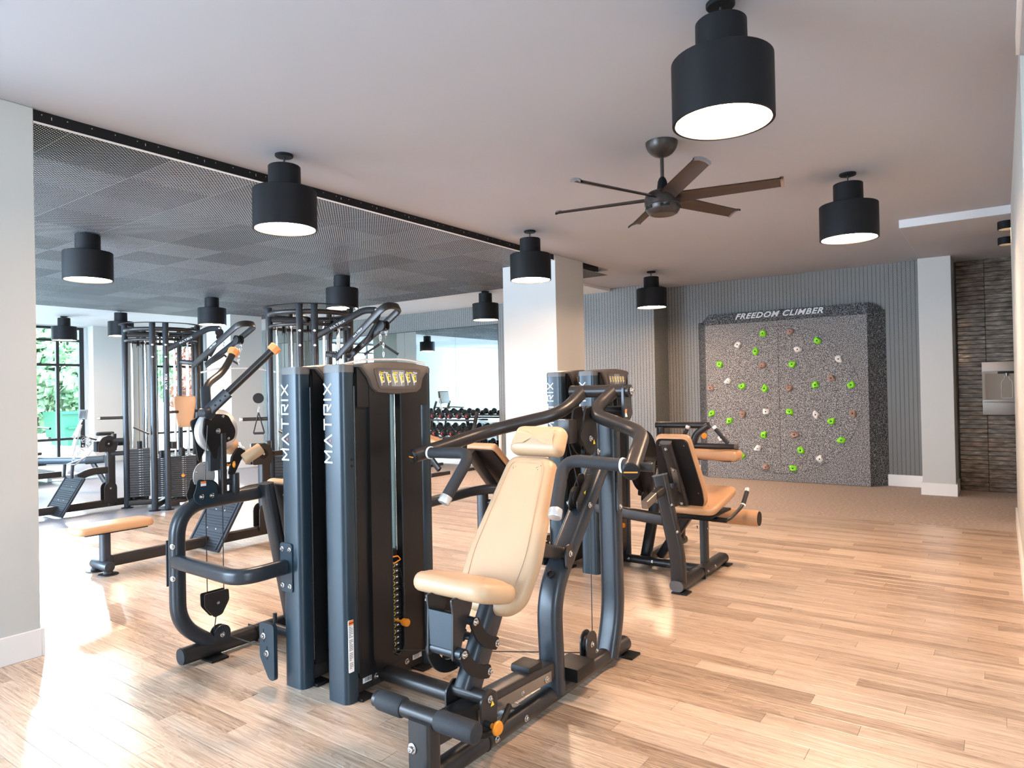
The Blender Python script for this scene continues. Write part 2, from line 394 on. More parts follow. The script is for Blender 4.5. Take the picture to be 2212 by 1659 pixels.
# custom wide stroke letters for the tower wordmark
LET={'M':(1.0,[[(0,0),(0,1),(.5,.3),(1,1),(1,0)]]),'A':(1.05,[[(0,0),(.52,1),(1.05,0)]]),'T':(.95,[[(0,1),(.95,1)],[(.475,1),(.475,0)]]),
'R':(.85,[[(0,0),(0,1),(.85,1),(.85,.52),(.3,.52),(.88,0)]]),'I':(.05,[[(0.02,0),(0.02,1)]]),'X':(.95,[[(0,0),(.95,1)],[(0,1),(.95,0)]])}
def strokes(bm,word,o,U,W_,T,h,gap=.62,wd=.17,th=.0012):
    """returns dot position"""
    x=0; dot=None; U=V(U);W_=V(W_);T=V(T);o=V(o)
    for ch in word:
        w0,ls=LET[ch]
        for l in ls:
            for a,b in zip(l[:-1],l[1:]):
                a2=V((x+a[0],a[1]));b2=V((x+b[0],b[1])); d=(b2-a2).normalized(); nn=V((-d.y,d.x))*wd/2; a2-=d*wd*.28; b2+=d*wd*.28
                poly=[(p.x*h,p.y*h) for p in (a2-nn,b2-nn,b2+nn,a2+nn)]
                prism(bm,poly,o,U,W_,T,th)
        if ch=='A': dot=(x+.52)*h
        x+=w0+gap
    return dot,x*h
def text_bm(body,size,bold=0,shear=0,space=1,align='LEFT'):
    c=bpy.data.curves.new('t','FONT'); c.body=body; c.size=size; c.offset=bold; c.shear=shear; c.space_character=space; c.extrude=.001; c.align_x=align
    c.resolution_u=3
    o=bpy.data.objects.new('t',c); COL.objects.link(o); bpy.context.view_layer.update()
    me=bpy.data.meshes.new_from_object(o); bm=B(); bm.from_mesh(me)
    bpy.data.objects.remove(o); bpy.data.curves.remove(c); bpy.data.meshes.remove(me); return bm
def text_part(parent,name,body,size,o,U,W_,m,**k):
    bm=text_bm(body,size,**k); U=V(U).normalized();W_=V(W_).normalized();T=U.cross(W_)
    mt=Matrix(((U.x,W_.x,T.x,o[0]),(U.y,W_.y,T.y,o[1]),(U.z,W_.z,T.z,o[2]),(0,0,0,1)))
    bmesh.ops.transform(bm,matrix=mt,verts=bm.verts); return part(name,bm,m,parent)
# ================================================================== THE SETTING
CZ=3.02
XW=-16.3
# ---- floor: slab, carpet, rubber, planks
bm=B(); bb(bm,XW-.2,2.6,-3.6,10.7,-.25,-.006); floor=struct('floor',bm,'grille')
YC=7.80; XR=-8.3
bm=B(); bb(bm,XW,1.4,YC,10.5,-.006,.001); part('carpet',bm,'carpet',floor)
bm=B(); bb(bm,XW,XR,-3.5,YC,-.006,0); part('rubber_mat',bm,'gym',floor)
def plank_me(x0,x1):
    L=x1-x0; bm=B(); g=.0006
    a=[bm.verts.new((x,y,z)) for z in (-.006,-.0007) for x,y in ((g,g),(L-g,g),(L-g,PW-g),(g,PW-g))]
    t=[bm.verts.new((x,y,0)) for x,y in ((.0016,.0016),(L-.0016,.0016),(L-.0016,PW-.0016),(.0016,PW-.0016))]
    quadring(bm,a[:4],a[4:]); quadring(bm,a[4:],t); bm.faces.new(t); return bm
full=fin('plank',plank_me(0,PL),'wood',10)
stuffbm=B(); npl=0
for row in range(-35,int(YC/PW)):
    off=((row*.618034)%1)*PL; y=row*PW
    x=-off+PL*math.floor((XR+off)/PL)
    while x<2.5:
        x0=max(x,XR); xe=2.5 if y<4.0 else .10
        x1=min(x+PL,xe)
        if x1-x0>.02:
            vis=(y>1.15 and y<6.9 and x1>-4.9 and x0<.1)
            d=math.hypot(x0+.4,y); ang=math.degrees(math.atan2(-(x0+.4),y))
            vis=vis and -4<ang<72 and d<6.4
            if vis and npl<298:
                me=full if abs(x1-x0-PL)<1e-4 else fin('plank',plank_me(x0,x1),'wood',10)
                link('plank',me,floor,(x0,y,0)); npl+=1
            else:
                p=plank_me(x0,x1); m_=bpy.data.meshes.new('q'); p.to_mesh(m_); p.free()
                m_.transform(Matrix.Translation((x0,y,0))); stuffbm.from_mesh(m_); bpy.data.meshes.remove(m_)
        x+=PL
bmesh.ops.translate(stuffbm,verts=stuffbm.verts,vec=(0,0,0))
o=link('plank_field',fin('plank_field',stuffbm,'wood',10),floor); o['kind']='stuff'
# ---- ceiling: painted slab, recess over the mesh panels, dropped strip, soffit box
FX=-4.335; MY=8.10; MZ=2.952
bm=B()
bb(bm,FX,2.6,-3.6,10.7,CZ,CZ+.5)
bb(bm,XW-.2,FX,-3.6,.4,CZ,CZ+.5)
bb(bm,XW-.2,-12.85,.4,10.7,2.99,CZ+.5)
bb(bm,-12.85,FX,MY,10.7,CZ,CZ+.5)
bb(bm,-12.85,FX,.4,MY,3.4,CZ+.5)
ceiling=struct('ceiling',bm,'ceil')
bm=B(); bb(bm,-12.85,-5.15,MY,9.95,2.972,CZ-.001); bb(bm,XW,-12.86,.4,9.95,2.972,2.9895); part('dropped_strip',bm,'ceilw',ceiling)
bm=B(); bb(bm,-12.84,FX-.03,.42,MY-.02,3.385,3.395); bb(bm,-12.84,FX-.03,MY-.012,MY-.002,MZ+.02,3.38); bb(bm,-12.845,-12.835,.42,MY-.02,MZ+.02,3.38); bb(bm,FX-.035,FX-.025,.42,MY-.02,MZ+.01,3.38); part('plenum_blackout',bm,'black',ceiling)  # black sheets added around the unseen space above the mesh to keep it dark
bm=B(); bb(bm,FX-.02,FX,1.45,6.93,MZ+.004,CZ); part('fascia',bm,'black',ceiling)
bm=B(); bb(bm,FX-.02,FX+.003,1.45,6.93,MZ-.002,MZ+.003); part('edge_angle',bm,'trimw',ceiling,label='thin pale metal angle along the edge of the mesh ceiling')
bm=B()
y=1.56
while y<6.8:
    bb(bm,FX+.0002,FX+.0012,y,y+.005,2.998,3.003); 
    if int(y/.13)%3==0: bb(bm,FX+.0002,FX+.0022,y+.05,y+.053,2.984,3.0)
    y+=.13
part('rivets',bm,'alu',ceiling,kind='stuff')
PS=.604
def panel_me():
    bm=B(); g=.0015; a=PS/2-g
    v=[bm.verts.new(p) for p in ((-a,-a,0),(a,-a,0),(a,a,0),(-a,a,0))]; bm.faces.new(v)
    return bm
pm=fin('mesh_panel',panel_me(),'mesh')
k=0
for i in range(14):
    for j in range(13):
        cx=FX-.02-PS/2-i*PS; cyy=.69-.18+j*PS+PS/2-.0
        if cyy>MY: continue
        o=link('mesh_panel',pm,ceiling,(cx,cyy,MZ)); o.rotation_euler=(0,0,(PI if (i+j)%2 else 0))
# soffit box over the fountain alcove
bm=B(); bb(bm,-.80,1.3,7.77,10.5,2.942,CZ+.001); part('soffit',bm,'ceilw',ceiling)
bm=B(); bb(bm,-.797,1.3,7.775,10.5,2.939,2.9425); part('soffit_underside',bm,'ceil',ceiling)
# ---- walls
bm=B(); bb(bm,-4.40,-.46,10.5,10.7,0,CZ); wb=struct('wall_back',bm,'herr')
bm=B(); bb(bm,-17,-4.40,9.95,10.7,0,CZ); wm=struct('wall_back_left',bm,'herr')
bm=B(); bb(bm,-.46,1.5,10.5,10.7,0,CZ); wt=struct('wall_tiled',bm,'black')
TW,TH=.30,.0565
tl=fin('tile',bb(B(),.0012,TW-.0012,-.011,.012,.0012,TH-.0012,.003,1),'tile')
rnd=random.Random(3)
for c in range(4):
    for r_ in range(53):
        x0=-.455+c*TW
        if x0>.32: continue
        o=link('tile',tl,wt,(x0,10.485+rnd.uniform(-.003,.003),r_*TH+.002)); o.rotation_euler=(rnd.uniform(-.03,.03),0,rnd.uniform(-.006,.006))
bm=B(); bb(bm,.10,.26,4.0,8.30,0,CZ); wr=struct('wall_right',bm,'wallp')
bm=B(); bb(bm,.10,2.6,3.98,4.0,0,2.92); bb(bm,2.4,2.6,-3.6,-2.2,0,CZ);bb(bm,2.4,2.6,-.6,4.0,0,CZ);bb(bm,2.4,2.6,-2.2,-.6,2.8,CZ);bb(bm,2.4,2.6,-2.2,-.6,0,.5); struct('wall_right_near',bm,'wallp')
bm=B(); bb(bm,.085,.10,-3.4,3.98,2.93,CZ); struct('trim_1',bm,'trimw')
bm=B(); bb(bm,.0995,2.4,-3.4,3.98,2.925,2.93); struct('trim_2',bm,'ceil')
bm=B(); bb(bm,1.3,1.5,8.30,10.5,0,CZ); bb(bm,.26,1.5,8.15,8.30,0,CZ); struct('wall_alcove',bm,'wallp')
# rear wall with two wide window openings
bm=B()
for x0,x1,z0,z1 in ((XW-.2,2.6,0,.35),(XW-.2,2.6,2.9,CZ),(XW-.2,-15.2,.35,2.9),(-9.3,-9.1,.35,2.9),(-3.5,2.6,.35,2.9)): bb(bm,x0,x1,-3.6,-3.45,z0,z1)
struct('wall_rear',bm,'wallp')
bm=B()
for x0,x1 in ((-15.2,-9.3),(-9.1,-3.5)):
    n=4 if x1<-9 else 6
    for i in range(n+1):
        x=x0+(x1-x0)*i/n; bb(bm,x-.03,x+.03,-3.52,-3.46,.35,2.9)
struct('window_5',bm,'winframe')
# left wall with windows: bays
bays=[(3.1,6.66),(8.2,9.42)]
bm=B(); ys=-3.6
for y0,y1 in bays+[(10.7,10.7)]:
    bb(bm,XW-.2,XW,ys,y0,0,CZ); ys=y1
for y0,y1 in bays: bb(bm,XW-.2,XW,y0,y1,2.95,CZ); bb(bm,XW-.2,XW,y0,y1,0,.04)
wl=struct('wall_left',bm,'wallp')
for i,(y0,y1) in enumerate(bays):
    bm=B(); bb(bm,XW-.19,XW-.10,y0,y0+.07,.04,2.95); bb(bm,XW-.19,XW-.10,y1-.09,y1,.04,2.95); bb(bm,XW-.19,XW-.10,y0+.07,y1-.09,.04,.10); bb(bm,XW-.19,XW-.10,y0+.07,y1-.09,2.90,2.95)
    wnd=struct('window_%d'%(i+1),bm,'winframe')
    cols=[y0+.07]
    cuts=[3.95,4.95,6.15] if i==0 else []
    for c in cuts:
        bm=B(); bb(bm,XW-.18,XW-.11,c-.03,c+.03,.10,2.90); part('mullion',bm,'winframe',wnd)
    ed=[y0+.07]+[e for c in cuts for e in (c-.03,c+.03)]+[y1-.09]
    zs=[.10,.53,2.13,2.66,2.90]
    for a_,b_ in zip(ed[::2],ed[1::2]):
        for zt in zs[1:-1]:
            bm=B(); bb(bm,XW-.18,XW-.12,a_,b_,zt-.025,zt+.025); part('transom',bm,'winframe',wnd)
        for z0,z1 in zip(zs[:-1],zs[1:]):
            bm=B(); bb(bm,XW-.151,XW-.145,a_,b_,z0+(.025 if z0>.1 else 0),z1-(.025 if z1<2.9 else 0)); part('pane',bm,'glass',wnd)
bm=B(); bb(bm,XW,XW+.26,6.70,7.40,0,2.972); struct('wall_window_pier',bm,'wallp')
# pillars
def pillar(name,x0,x1,y0,y1,zt=CZ,base=True,bn=None):
    bm=B(); bb(bm,x0,x1,y0,y1,0,zt,.004,1); p=struct(name,bm,'wallp')
    if base:
        bm=B(); t=.016
        bb(bm,x0-t,x1+t,y0-t,y0,0,.15,.002,1); bb(bm,x0-t,x1+t,y1,y1+t,0,.15,.002,1); bb(bm,x1,x1+t,y0,y1,0,.15,.002,1); bb(bm,x0-t,x0,y0,y1,0,.15,.002,1)
        struct(bn,bm,'trimw')
    return p
pillar('wall_pillar_near',-4.98,-4.315,.72,1.515,bn='baseboard_near')
pillar('wall_pillar_center',-5.10,-4.315,6.93,7.60,bn='baseboard_center')
pillar('wall_pillar_west',-13.9,-13.1,.3,1.0,2.985,bn='baseboard_west')
pillar('wall_pillar_far',-12.75,-11.92,7.40,8.08,2.972,bn='baseboard_far')
pillar('wall_pillar_right',-.825,-.475,9.86,10.49,2.94,bn='baseboard_right_pillar')
bm=B(); bb(bm,-1.28,-.83,10.483,10.5,0,.155,.002,1); bb(bm,-4.40,-3.9,10.483,10.5,0,.155); struct('baseboard_back',bm,'trimw')
bm=B(); bb(bm,.084,.10,4.0,8.30,0,.155,.002,1); struct('baseboard_right',bm,'trimw')
bm=B(); bb(bm,-14.0,-4.42,9.934,9.95,0,.10,.002,1); struct('baseboard_mirror',bm,'trimw')
# mirror on the left part of the back wall, four joined panes
mir=thing('wall_mirror','wide frameless wall mirror under the herringbone band behind the dumbbell rack','mirror',(-9,9.94,.1))
x=-7.45
for wd in (1.02,1.35,1.35,1.35,1.35):
    bm=B(); bb(bm,x-wd+.002,x-.002,9.938,9.948,.10,2.605); part('pane',bm,'mirror',mir); x-=wd
bm=B(); bb(bm,-14,-7.45,9.936,9.948,2.605,2.615); part('top_channel',bm,'winframe',mir)
bm=B(); bb(bm,-7.45,-7.405,9.90,9.948,.10,.66,.003,1); part('white_upright',bm,'trimw',mir,label='short white upright at the mirror edge')  # plain white strip standing at the mirror edge
# ---- outside
bm=B(); bb(bm,-60,XW-.25,-30,40,-.35,-.02); g=struct('floor_outside',bm,'ground')
def tree(name,label,loc,h,r,seed,leaf,n=2600):
    t=thing(name,label,'tree',loc,'trees outside the windows'); R=random.Random(seed); bm=B()
    tube(bm,[V(loc),V(loc)+V((.1,.1,h*.3)),V(loc)+V((0,.2,h*.7))],.16,fr=.3,scale=lambda s:1.2-.9*s); part('trunk',bm,'bark',t)
    bm=B()
    for i in range(n):
        a=R.uniform(0,2*PI); zz=R.uniform(.02,1); rad=r*(math.sin(PI*min(1,zz*.93+.07))**.6)*R.uniform(.55,1)*(1+.22*math.sin(3*a+seed)*math.sin(9*zz))
        c=V(loc)+V((rad*math.cos(a),rad*math.sin(a),h*(.06+zz*.94)))
        q=V((R.gauss(0,1),R.gauss(0,1),R.gauss(0,1)+.6)).normalized(); e=q.orthogonal().normalized()*R.uniform(.10,.22); f_=q.cross(e)*R.uniform(.5,.9)
        bm.faces.new([bm.verts.new(c+e),bm.verts.new(c+f_),bm.verts.new(c-e),bm.verts.new(c-f_)])
    o=part('foliage',bm,leaf,t); o['kind']='stuff'; return t
tree('shade_tree','bushy green tree outside filling the left window, reaching lowest over the green container',(-26.5,9.8,0),4.15,2.3,5,'leaf',8000)
tree('shade_tree','pale green tree outside at the left edge of the window',(-26.5,5.1,0),4.1,2.3,9,'leaf2',8000)
tree('shade_tree','dark green tree farther back between the two nearer trees outside',(-37,9.2,0),5.4,4.6,11,'leaf',8000)
tree('red_leaved_tree','reddish leafy tree outside seen between the posts of the left gym tower',(-24.5,14.0,0),4.2,1.1,13,'leafr',1200)
tree('shade_tree','green tree outside right of the reddish tree, behind the cable towers',(-31,18.5,0),4.8,3.2,17,'leaf',6000)
bm=B(); prism(bm,[(0,0),(1.3,0),(1.5,.78),(-.1,.78)],(-22.6,8.65,.22),(0,1,0),(0,0,1),(-1,0,0),1.4)
gc=thing('dumpster','green steel container standing outside the left window under the tree','container',(-22.6,9,0)); part('body',bm,'greenbox',gc)
bm=B(); bb(bm,-22.58,-22.5,8.5,10.2,.94,1.0); bb(bm,-22.58,-22.5,8.7,9.9,.5,.55); bb(bm,-23.9,-22.7,8.75,9.85,-.02,.24); part('rim',bm,'greenbox',gc)

# ================================================================== PENDANTS
def pendant(label,x,y,zc=CZ,drop=.505):
    t=thing('pendant_lamp',label,'lamp',(x,y,zc),'black drum pendant lamps'); zb=zc-drop
    key='pend%.3f'%drop
    def mk(fn,m,ang=38): return lambda: fin('x',fn(),m,ang)
    def canopy(): return lathe(B(),(0,0,0),(0,0,-1),[(0,.06),(.012,.06),(.017,.055)],28)
    def cord():
        bm=B(); cyl(bm,(0,0,-.01),(0,0,-.10),.005,8); return bm
    def wires():
        bm=B()
        for s in (-1,1): cyl(bm,(0,0,-.017),(s*.04,0,-.095),.0012,5)
        return bm
    def body():
        R1,R2,H1,H2=.105,.208,.163,.262; z=-drop; bm=B()
        prof=[(0,R2-.012),(0,R2),(H2-.004,R2),(H2,R2-.004),(H2+.001,R1+.001),(H2+H1-.004,R1),(H2+H1,R1-.004),(H2+H1,.001)]
        lathe(bm,(0,0,z),(0,0,1),prof,48,cap=False)
        lathe(bm,(0,0,z),(0,0,1),[(0,R2-.012),(.02,R2-.014),(.022,.01)],48,cap=False); return bm
    def disc(): return lathe(B(),(0,0,-drop+.010),(0,0,1),[(0,.192),(.003,.192)],40)
    for nm,f_,m_ in (('canopy',canopy,'lampbody'),('cord',cord,'cable'),('suspension_wire',wires,'steel'),('shade',body,'lampbody'),('diffuser',disc,'glow')):
        me=cached(key+nm,lambda f_=f_,m_=m_: fin(nm,f_(),m_)); link(nm,me,t)
    return t
pendant('largest black drum pendant lamp, nearest, at the top right of the room',-.93,2.85)
pendant('black drum pendant lamp in front of the mesh ceiling edge above the nearest towers',-3.89,2.83)
pendant('black drum pendant lamp on the mesh ceiling at the left, beside the near pillar',-6.95,2.87,2.985,.470)
pendant('small black drum pendant lamp on the mesh ceiling between the two cable towers',-10.05,5.93,2.985,.470)
pendant('black drum pendant lamp whose glowing rim overlaps the top ring of the nearer cable tower',-7.0,5.95,2.985,.470)
pendant('black drum pendant lamp in front of the white center pillar',-3.87,5.74)
pendant('black drum pendant lamp to the right of the ceiling fan',-.93,5.77)
pendant('small black drum pendant lamp in front of the herringbone wall, left of the climbing board',-3.95,8.87)
pendant('small black drum pendant lamp just left of the center pillar',-6.62,8.52,2.972,.457)
pendant('tiny grey-looking pendant lamp in front of the far left window',-14.5,5.55,2.972,.457)
pendant('small grey-looking pendant lamp behind the ring of the left cable tower',-12.95,5.88,2.985,.470)

# ================================================================== CEILING FAN
fan=thing('ceiling_fan','bronze six-bladed ceiling fan hanging below the nearest pendant lamp','fan',(-1.79,4.23,CZ))
fx,fy=-1.79,4.23
bm=B(); lathe(bm,(fx,fy,CZ),(0,0,-1),[(0,.105)]+[(.10*math.sin(a*PI/16)*1.0,.105*math.cos(a*PI/16)) for a in range(1,8)]+[(.101,.012)],32); part('canopy',bm,'bronze',fan)
bm=B(); cyl(bm,(fx,fy,CZ-.09),(fx,fy,2.76),.012); part('downrod',bm,'bronze',fan)
bm=B(); lathe(bm,(fx,fy,2.79),(0,0,-1),[(0,.014),(.01,.022),(.03,.030),(.09,.038)],24); part('yoke_cover',bm,'lampbody',fan)
bm=B(); lathe(bm,(fx,fy,2.705),(0,0,-1),[(0,.05),(.015,.09),(.035,.112),(.06,.118),(.10,.118),(.105,.112)],40); part('motor_housing',bm,'bronze',fan)
bm=B(); lathe(bm,(fx,fy,2.60),(0,0,-1),[(0,.113),(.02,.112),(.05,.095),(.058,.08),(.050,.05),(.048,.0)],40,cap=False); hub=part('bottom_cap',bm,'bronze',fan)
bm=B()
for a in range(6): 
    c=V((fx+.105*math.cos(a*PI/3),fy+.105*math.sin(a*PI/3),2.584)); box(bm,c,(.014,.06,.02),.002,Matrix.Rotation(a*PI/3,3,'Z'))
part('vent',bm,'black',fan)
bmb=B()
rows=[]
for k_ in range(9):
    s=k_/8; x=.10+s*.63; wd=.050-.004*s; tw=-.40+.1*s
    rows.append([(x,-wd,-.0-wd*math.sin(tw)),(x,-wd*.3,.012-wd*.3*math.sin(tw)),(x,wd*.4,.012+wd*.4*math.sin(tw)),(x,wd,wd*math.sin(tw))])
for side in (0,.005):
    vs=[[bmb.verts.new((p[0],p[1],p[2]+side)) for p in r] for r in rows]
    for i in range(8):
        for j in range(3): bmb.faces.new((vs[i][j],vs[i+1][j],vs[i+1][j+1],vs[i][j+1]) if side else (vs[i][j],vs[i][j+1],vs[i+1][j+1],vs[i+1][j]))
blade=fin('blade',bmb,'blade')
bmb=B()
vs=[]
for x in (.725,.745):
    for p in rows[8]: vs.append(bmb.verts.new((x,p[1]*1.03,p[2]-.004)))
    for p in rows[8]: vs.append(bmb.verts.new((x,p[1]*1.03,p[2]+.012)))
q_=vs
for i in range(3):
    bmb.faces.new((q_[i],q_[i+1],q_[i+9],q_[i+8])); bmb.faces.new((q_[i+4],q_[i+12],q_[i+13],q_[i+5])); bmb.faces.new((q_[i+8],q_[i+9],q_[i+13],q_[i+12])); bmb.faces.new((q_[i],q_[i+4],q_[i+5],q_[i+1]))
tipm=fin('blade_tip',bmb,'canopy')
for i in range(6):
    b_=link('blade',blade,fan,(0,0,2.645-CZ)); b_.rotation_euler=(0,0,math.radians(10+60*i)); link('blade_tip',tipm,b_)

# ================================================================== CLIMBING BOARD
cb=thing('climbing_board','tall speckled grey rubber climbing board with a turning disc and coloured holds','climbing board',(-2.6,10.3,0))
x0,x1,yf=-3.70,-1.46,10.27
bm=B()
ring_=[(x0,yf),(x1,yf),(x1+.19,10.497),(x0-.19,10.497)]
lo=[bm.verts.new((a_,b_,.004)) for a_,b_ in ring_]; hi=[bm.verts.new((a_,b_,z)) for (a_,b_),z in zip(ring_,(2.335,2.335,2.40,2.40))]
quadring(bm,lo,hi); bm.faces.new(list(reversed(lo))); bm.faces.new(hi)
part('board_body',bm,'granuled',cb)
CC=V((-2.62,yf,1.185)); CR=1.07
bm=B(); n=96; outer=[V((x0+.002,yf,.006)),V((x1-.002,yf,.006)),V((x1-.002,yf,2.333)),V((x0+.002,yf,2.333))]
ci=[bm.verts.new((CC.x+(CR+.007)*math.cos(2*PI*i/n),yf-.004,CC.z+(CR+.007)*math.sin(2*PI*i/n))) for i in range(n)]
cor=[bm.verts.new((p.x,yf-.004,p.z)) for p in (outer[2],outer[3],outer[0],outer[1])]
for q in range(4):
    s=q*n//4
    for i in range(s,s+n//4): bm.faces.new((cor[q],ci[(i+1)%n],ci[i]))
    bm.faces.new((cor[q],cor[(q+1)%4],ci[(s+n//4)%n]))
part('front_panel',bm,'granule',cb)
for s in (0,1):
    bm=B(); pts=[(CC.x+(CR-.002)*math.cos(a),CC.z+(CR-.002)*math.sin(a)) for a in [(-PI/2+PI*i/48+s*PI) for i in range(49)]]
    sx=1 if s==0 else -1
    pts=[(p[0]+sx*.004,p[1]) for p in pts]
    prism(bm,pts,(0,yf-.0005,0),(1,0,0),(0,0,1),(0,-1,0),.0045); part('turning_disc_half',bm,'granule',cb)
bm=B(); dz=.165; ly=.07
a_=[bm.verts.new(p) for p in ((x0,yf-.006,2.337),(x1,yf-.006,2.337),(x1,yf+ly,2.337+dz),(x0+.04,yf+ly,2.337+dz))]
b_=[bm.verts.new(p) for p in ((x0-.15,10.496,2.337),(x1+.16,10.496,2.337),(x1+.16,10.496,2.37+dz*.35),(x0-.11,10.496,2.37+dz*.35))]
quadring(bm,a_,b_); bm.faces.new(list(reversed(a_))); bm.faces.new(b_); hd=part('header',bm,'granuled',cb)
U=V((1,0,.0)); Wt=V((0,ly+.006,dz)).normalized()
text_part(hd,'lettering','FREEDOM CLIMBER',.129,(-3.245,yf-.006+.0286-.0022,2.337+.062),U,Wt,'white',bold=.0035,shear=.28,space=1.13)
HG=[(-2.83,2.16),(-2.09,2.01),(-2.94,1.9),(-3.48,1.73),(-2.43,1.69),(-3.15,1.39),(-2.82,1.35),(-2.13,1.39),(-1.67,1.38),(-2.48,1.01),(-3.62,.98),(-3.35,.87),(-1.93,.88),(-2.85,.67),(-1.81,.62),(-2.34,.46),(-3.18,.35),(-2.45,.2)]
HW=[(-3.2,2.01),(-2.35,1.9),(-1.82,1.74),(-3.36,1.47),(-2.81,1.01),(-2.13,.97),(-3.48,.61),(-2.94,.47),(-2.09,.35)]
HB=[(-2.45,2.16),(-2.85,1.69),(-1.92,1.48),(-3.63,1.37),(-2.48,1.35),(-3.15,.97),(-1.66,.99),(-2.42,.68),(-2.83,.2)]
rnd=random.Random(5)
hb=[]
for v in range(4):
    for m_ in ('grip','holdw','holdb'):
        bm=B(); r=bmesh.ops.create_icosphere(bm,subdivisions=3,radius=.055)
        ph=[rnd.uniform(0,6) for _ in range(4)]
        for vv in bm.verts:
            a=math.atan2(vv.co.z,vv.co.x); k_=1+.07*math.sin(3*a+ph[0])+.10*math.sin(2*a+ph[1])+.08*math.sin(4*a+ph[2])
            vv.co.x*=k_; vv.co.z*=k_*.92; vv.co.y=min(0,vv.co.y)*.95*(1+.25*math.sin(2*a+ph[3]))
            d=math.hypot(vv.co.x,vv.co.z)
            if d<.02 and vv.co.y<-.01: vv.co.y*=.72
        hb.append(fin('climbing_hold',bm,m_,80))
hbolt=fin('bolt',lathe(B(),(0,-.036,0),(0,-1,0),[(0,.011),(.006,.010),(.0065,.004)],12),'black')
for lst,mi,lb in ((HG,0,'lime green hold'),(HW,1,'white hold'),(HB,2,'brown hold')):
    for i,(x,z) in enumerate(lst):
        o=link('climbing_hold',hb[(i%4)*3+mi],cb,V((x,yf-.006,z))-V((-2.6,10.3,0))); o['label']=lb
        o.rotation_euler=(0,rnd.uniform(0,6),0); o.scale=(.95,.95,.95); link('bolt',hbolt,o)

# ================================================================== FOUNTAIN, SPOTS
fo=thing('bottle_filler','stainless wall-mounted bottle filling fountain on the glossy brown tiles','drinking fountain',(.12,10.42,.95))
bm=B(); bb(bm,-.20,.42,10.36,10.475,1.30,1.635,.006); part('upper_housing',bm,'ss',fo)
bm=B(); bb(bm,-.20,.42,10.36,10.475,.975,1.17,.006); part('lower_housing',bm,'ss',fo)
bm=B(); prism(bm,rpoly([(-.20,1.14),(.42,1.14),(.42,1.52),(-.20,1.52)],.03),(0,10.352,0),(1,0,0),(0,0,1),(0,1,0),.012); part('surround',bm,'ss',fo)
bm=B(); prism(bm,rpoly([(-.17,1.175),(.39,1.175),(.39,1.49),(-.17,1.49)],.03),(0,10.349,0),(1,0,0),(0,0,1),(0,1,0),.008); rp=part('recess_panel',bm,'ssd',fo)
bm=B(); bb(bm,-.19,.41,10.30,10.36,1.135,1.16,.004); part('drip_ledge',bm,'ss',fo)
bm=B(); bb(bm,-.04,.14,10.33,10.37,1.485,1.515,.004); part('sensor_bar',bm,'black',fo)
bm=B(); cyl(bm,(.05,10.335,1.49),(.05,10.335,1.455),.016); part('nozzle',bm,'ss',fo)
bm=B(); pts=[(.055,.0),(.055,.19),(.045,.215),(.025,.235),(.025,.27),(-.025,.27),(-.025,.235),(-.045,.215),(-.055,.19),(-.055,0)]
sweep(bm,[V((.050+p[0],10.3475,1.185+p[1])) for p in pts],rrp(.003,.008,.001,1),up=Y_,fr=.01,closed=True,caps=False); part('bottle_symbol',bm,'white',fo)
bm=B(); lathe(bm,(.050,10.348,1.47),(0,-1,0),[(0,.012),(.002,.010)],12); part('drop_symbol',bm,'white',fo)
for lb,y in (('small black round spotlight on the dropped ceiling, nearer of the two at the right edge',8.14),('small black round spotlight on the dropped ceiling, farther of the two, nearer the tiles',9.06)):
    t=thing('spotlight',lb,'spotlight',(.07,y,2.939),'round spotlights under the dropped ceiling')
    bm=B(); lathe(bm,(.07,y,2.939),(0,0,-1),[(0,.075),(.075,.075),(.076,.066),(.02,.062)],32,cap=False); part('housing',bm,'lampbody',t)
    bm=B(); lathe(bm,(.07,y,2.939),(0,0,-1),[(.020,.062),(.024,.062)],28); part('lens',bm,'glows',t)
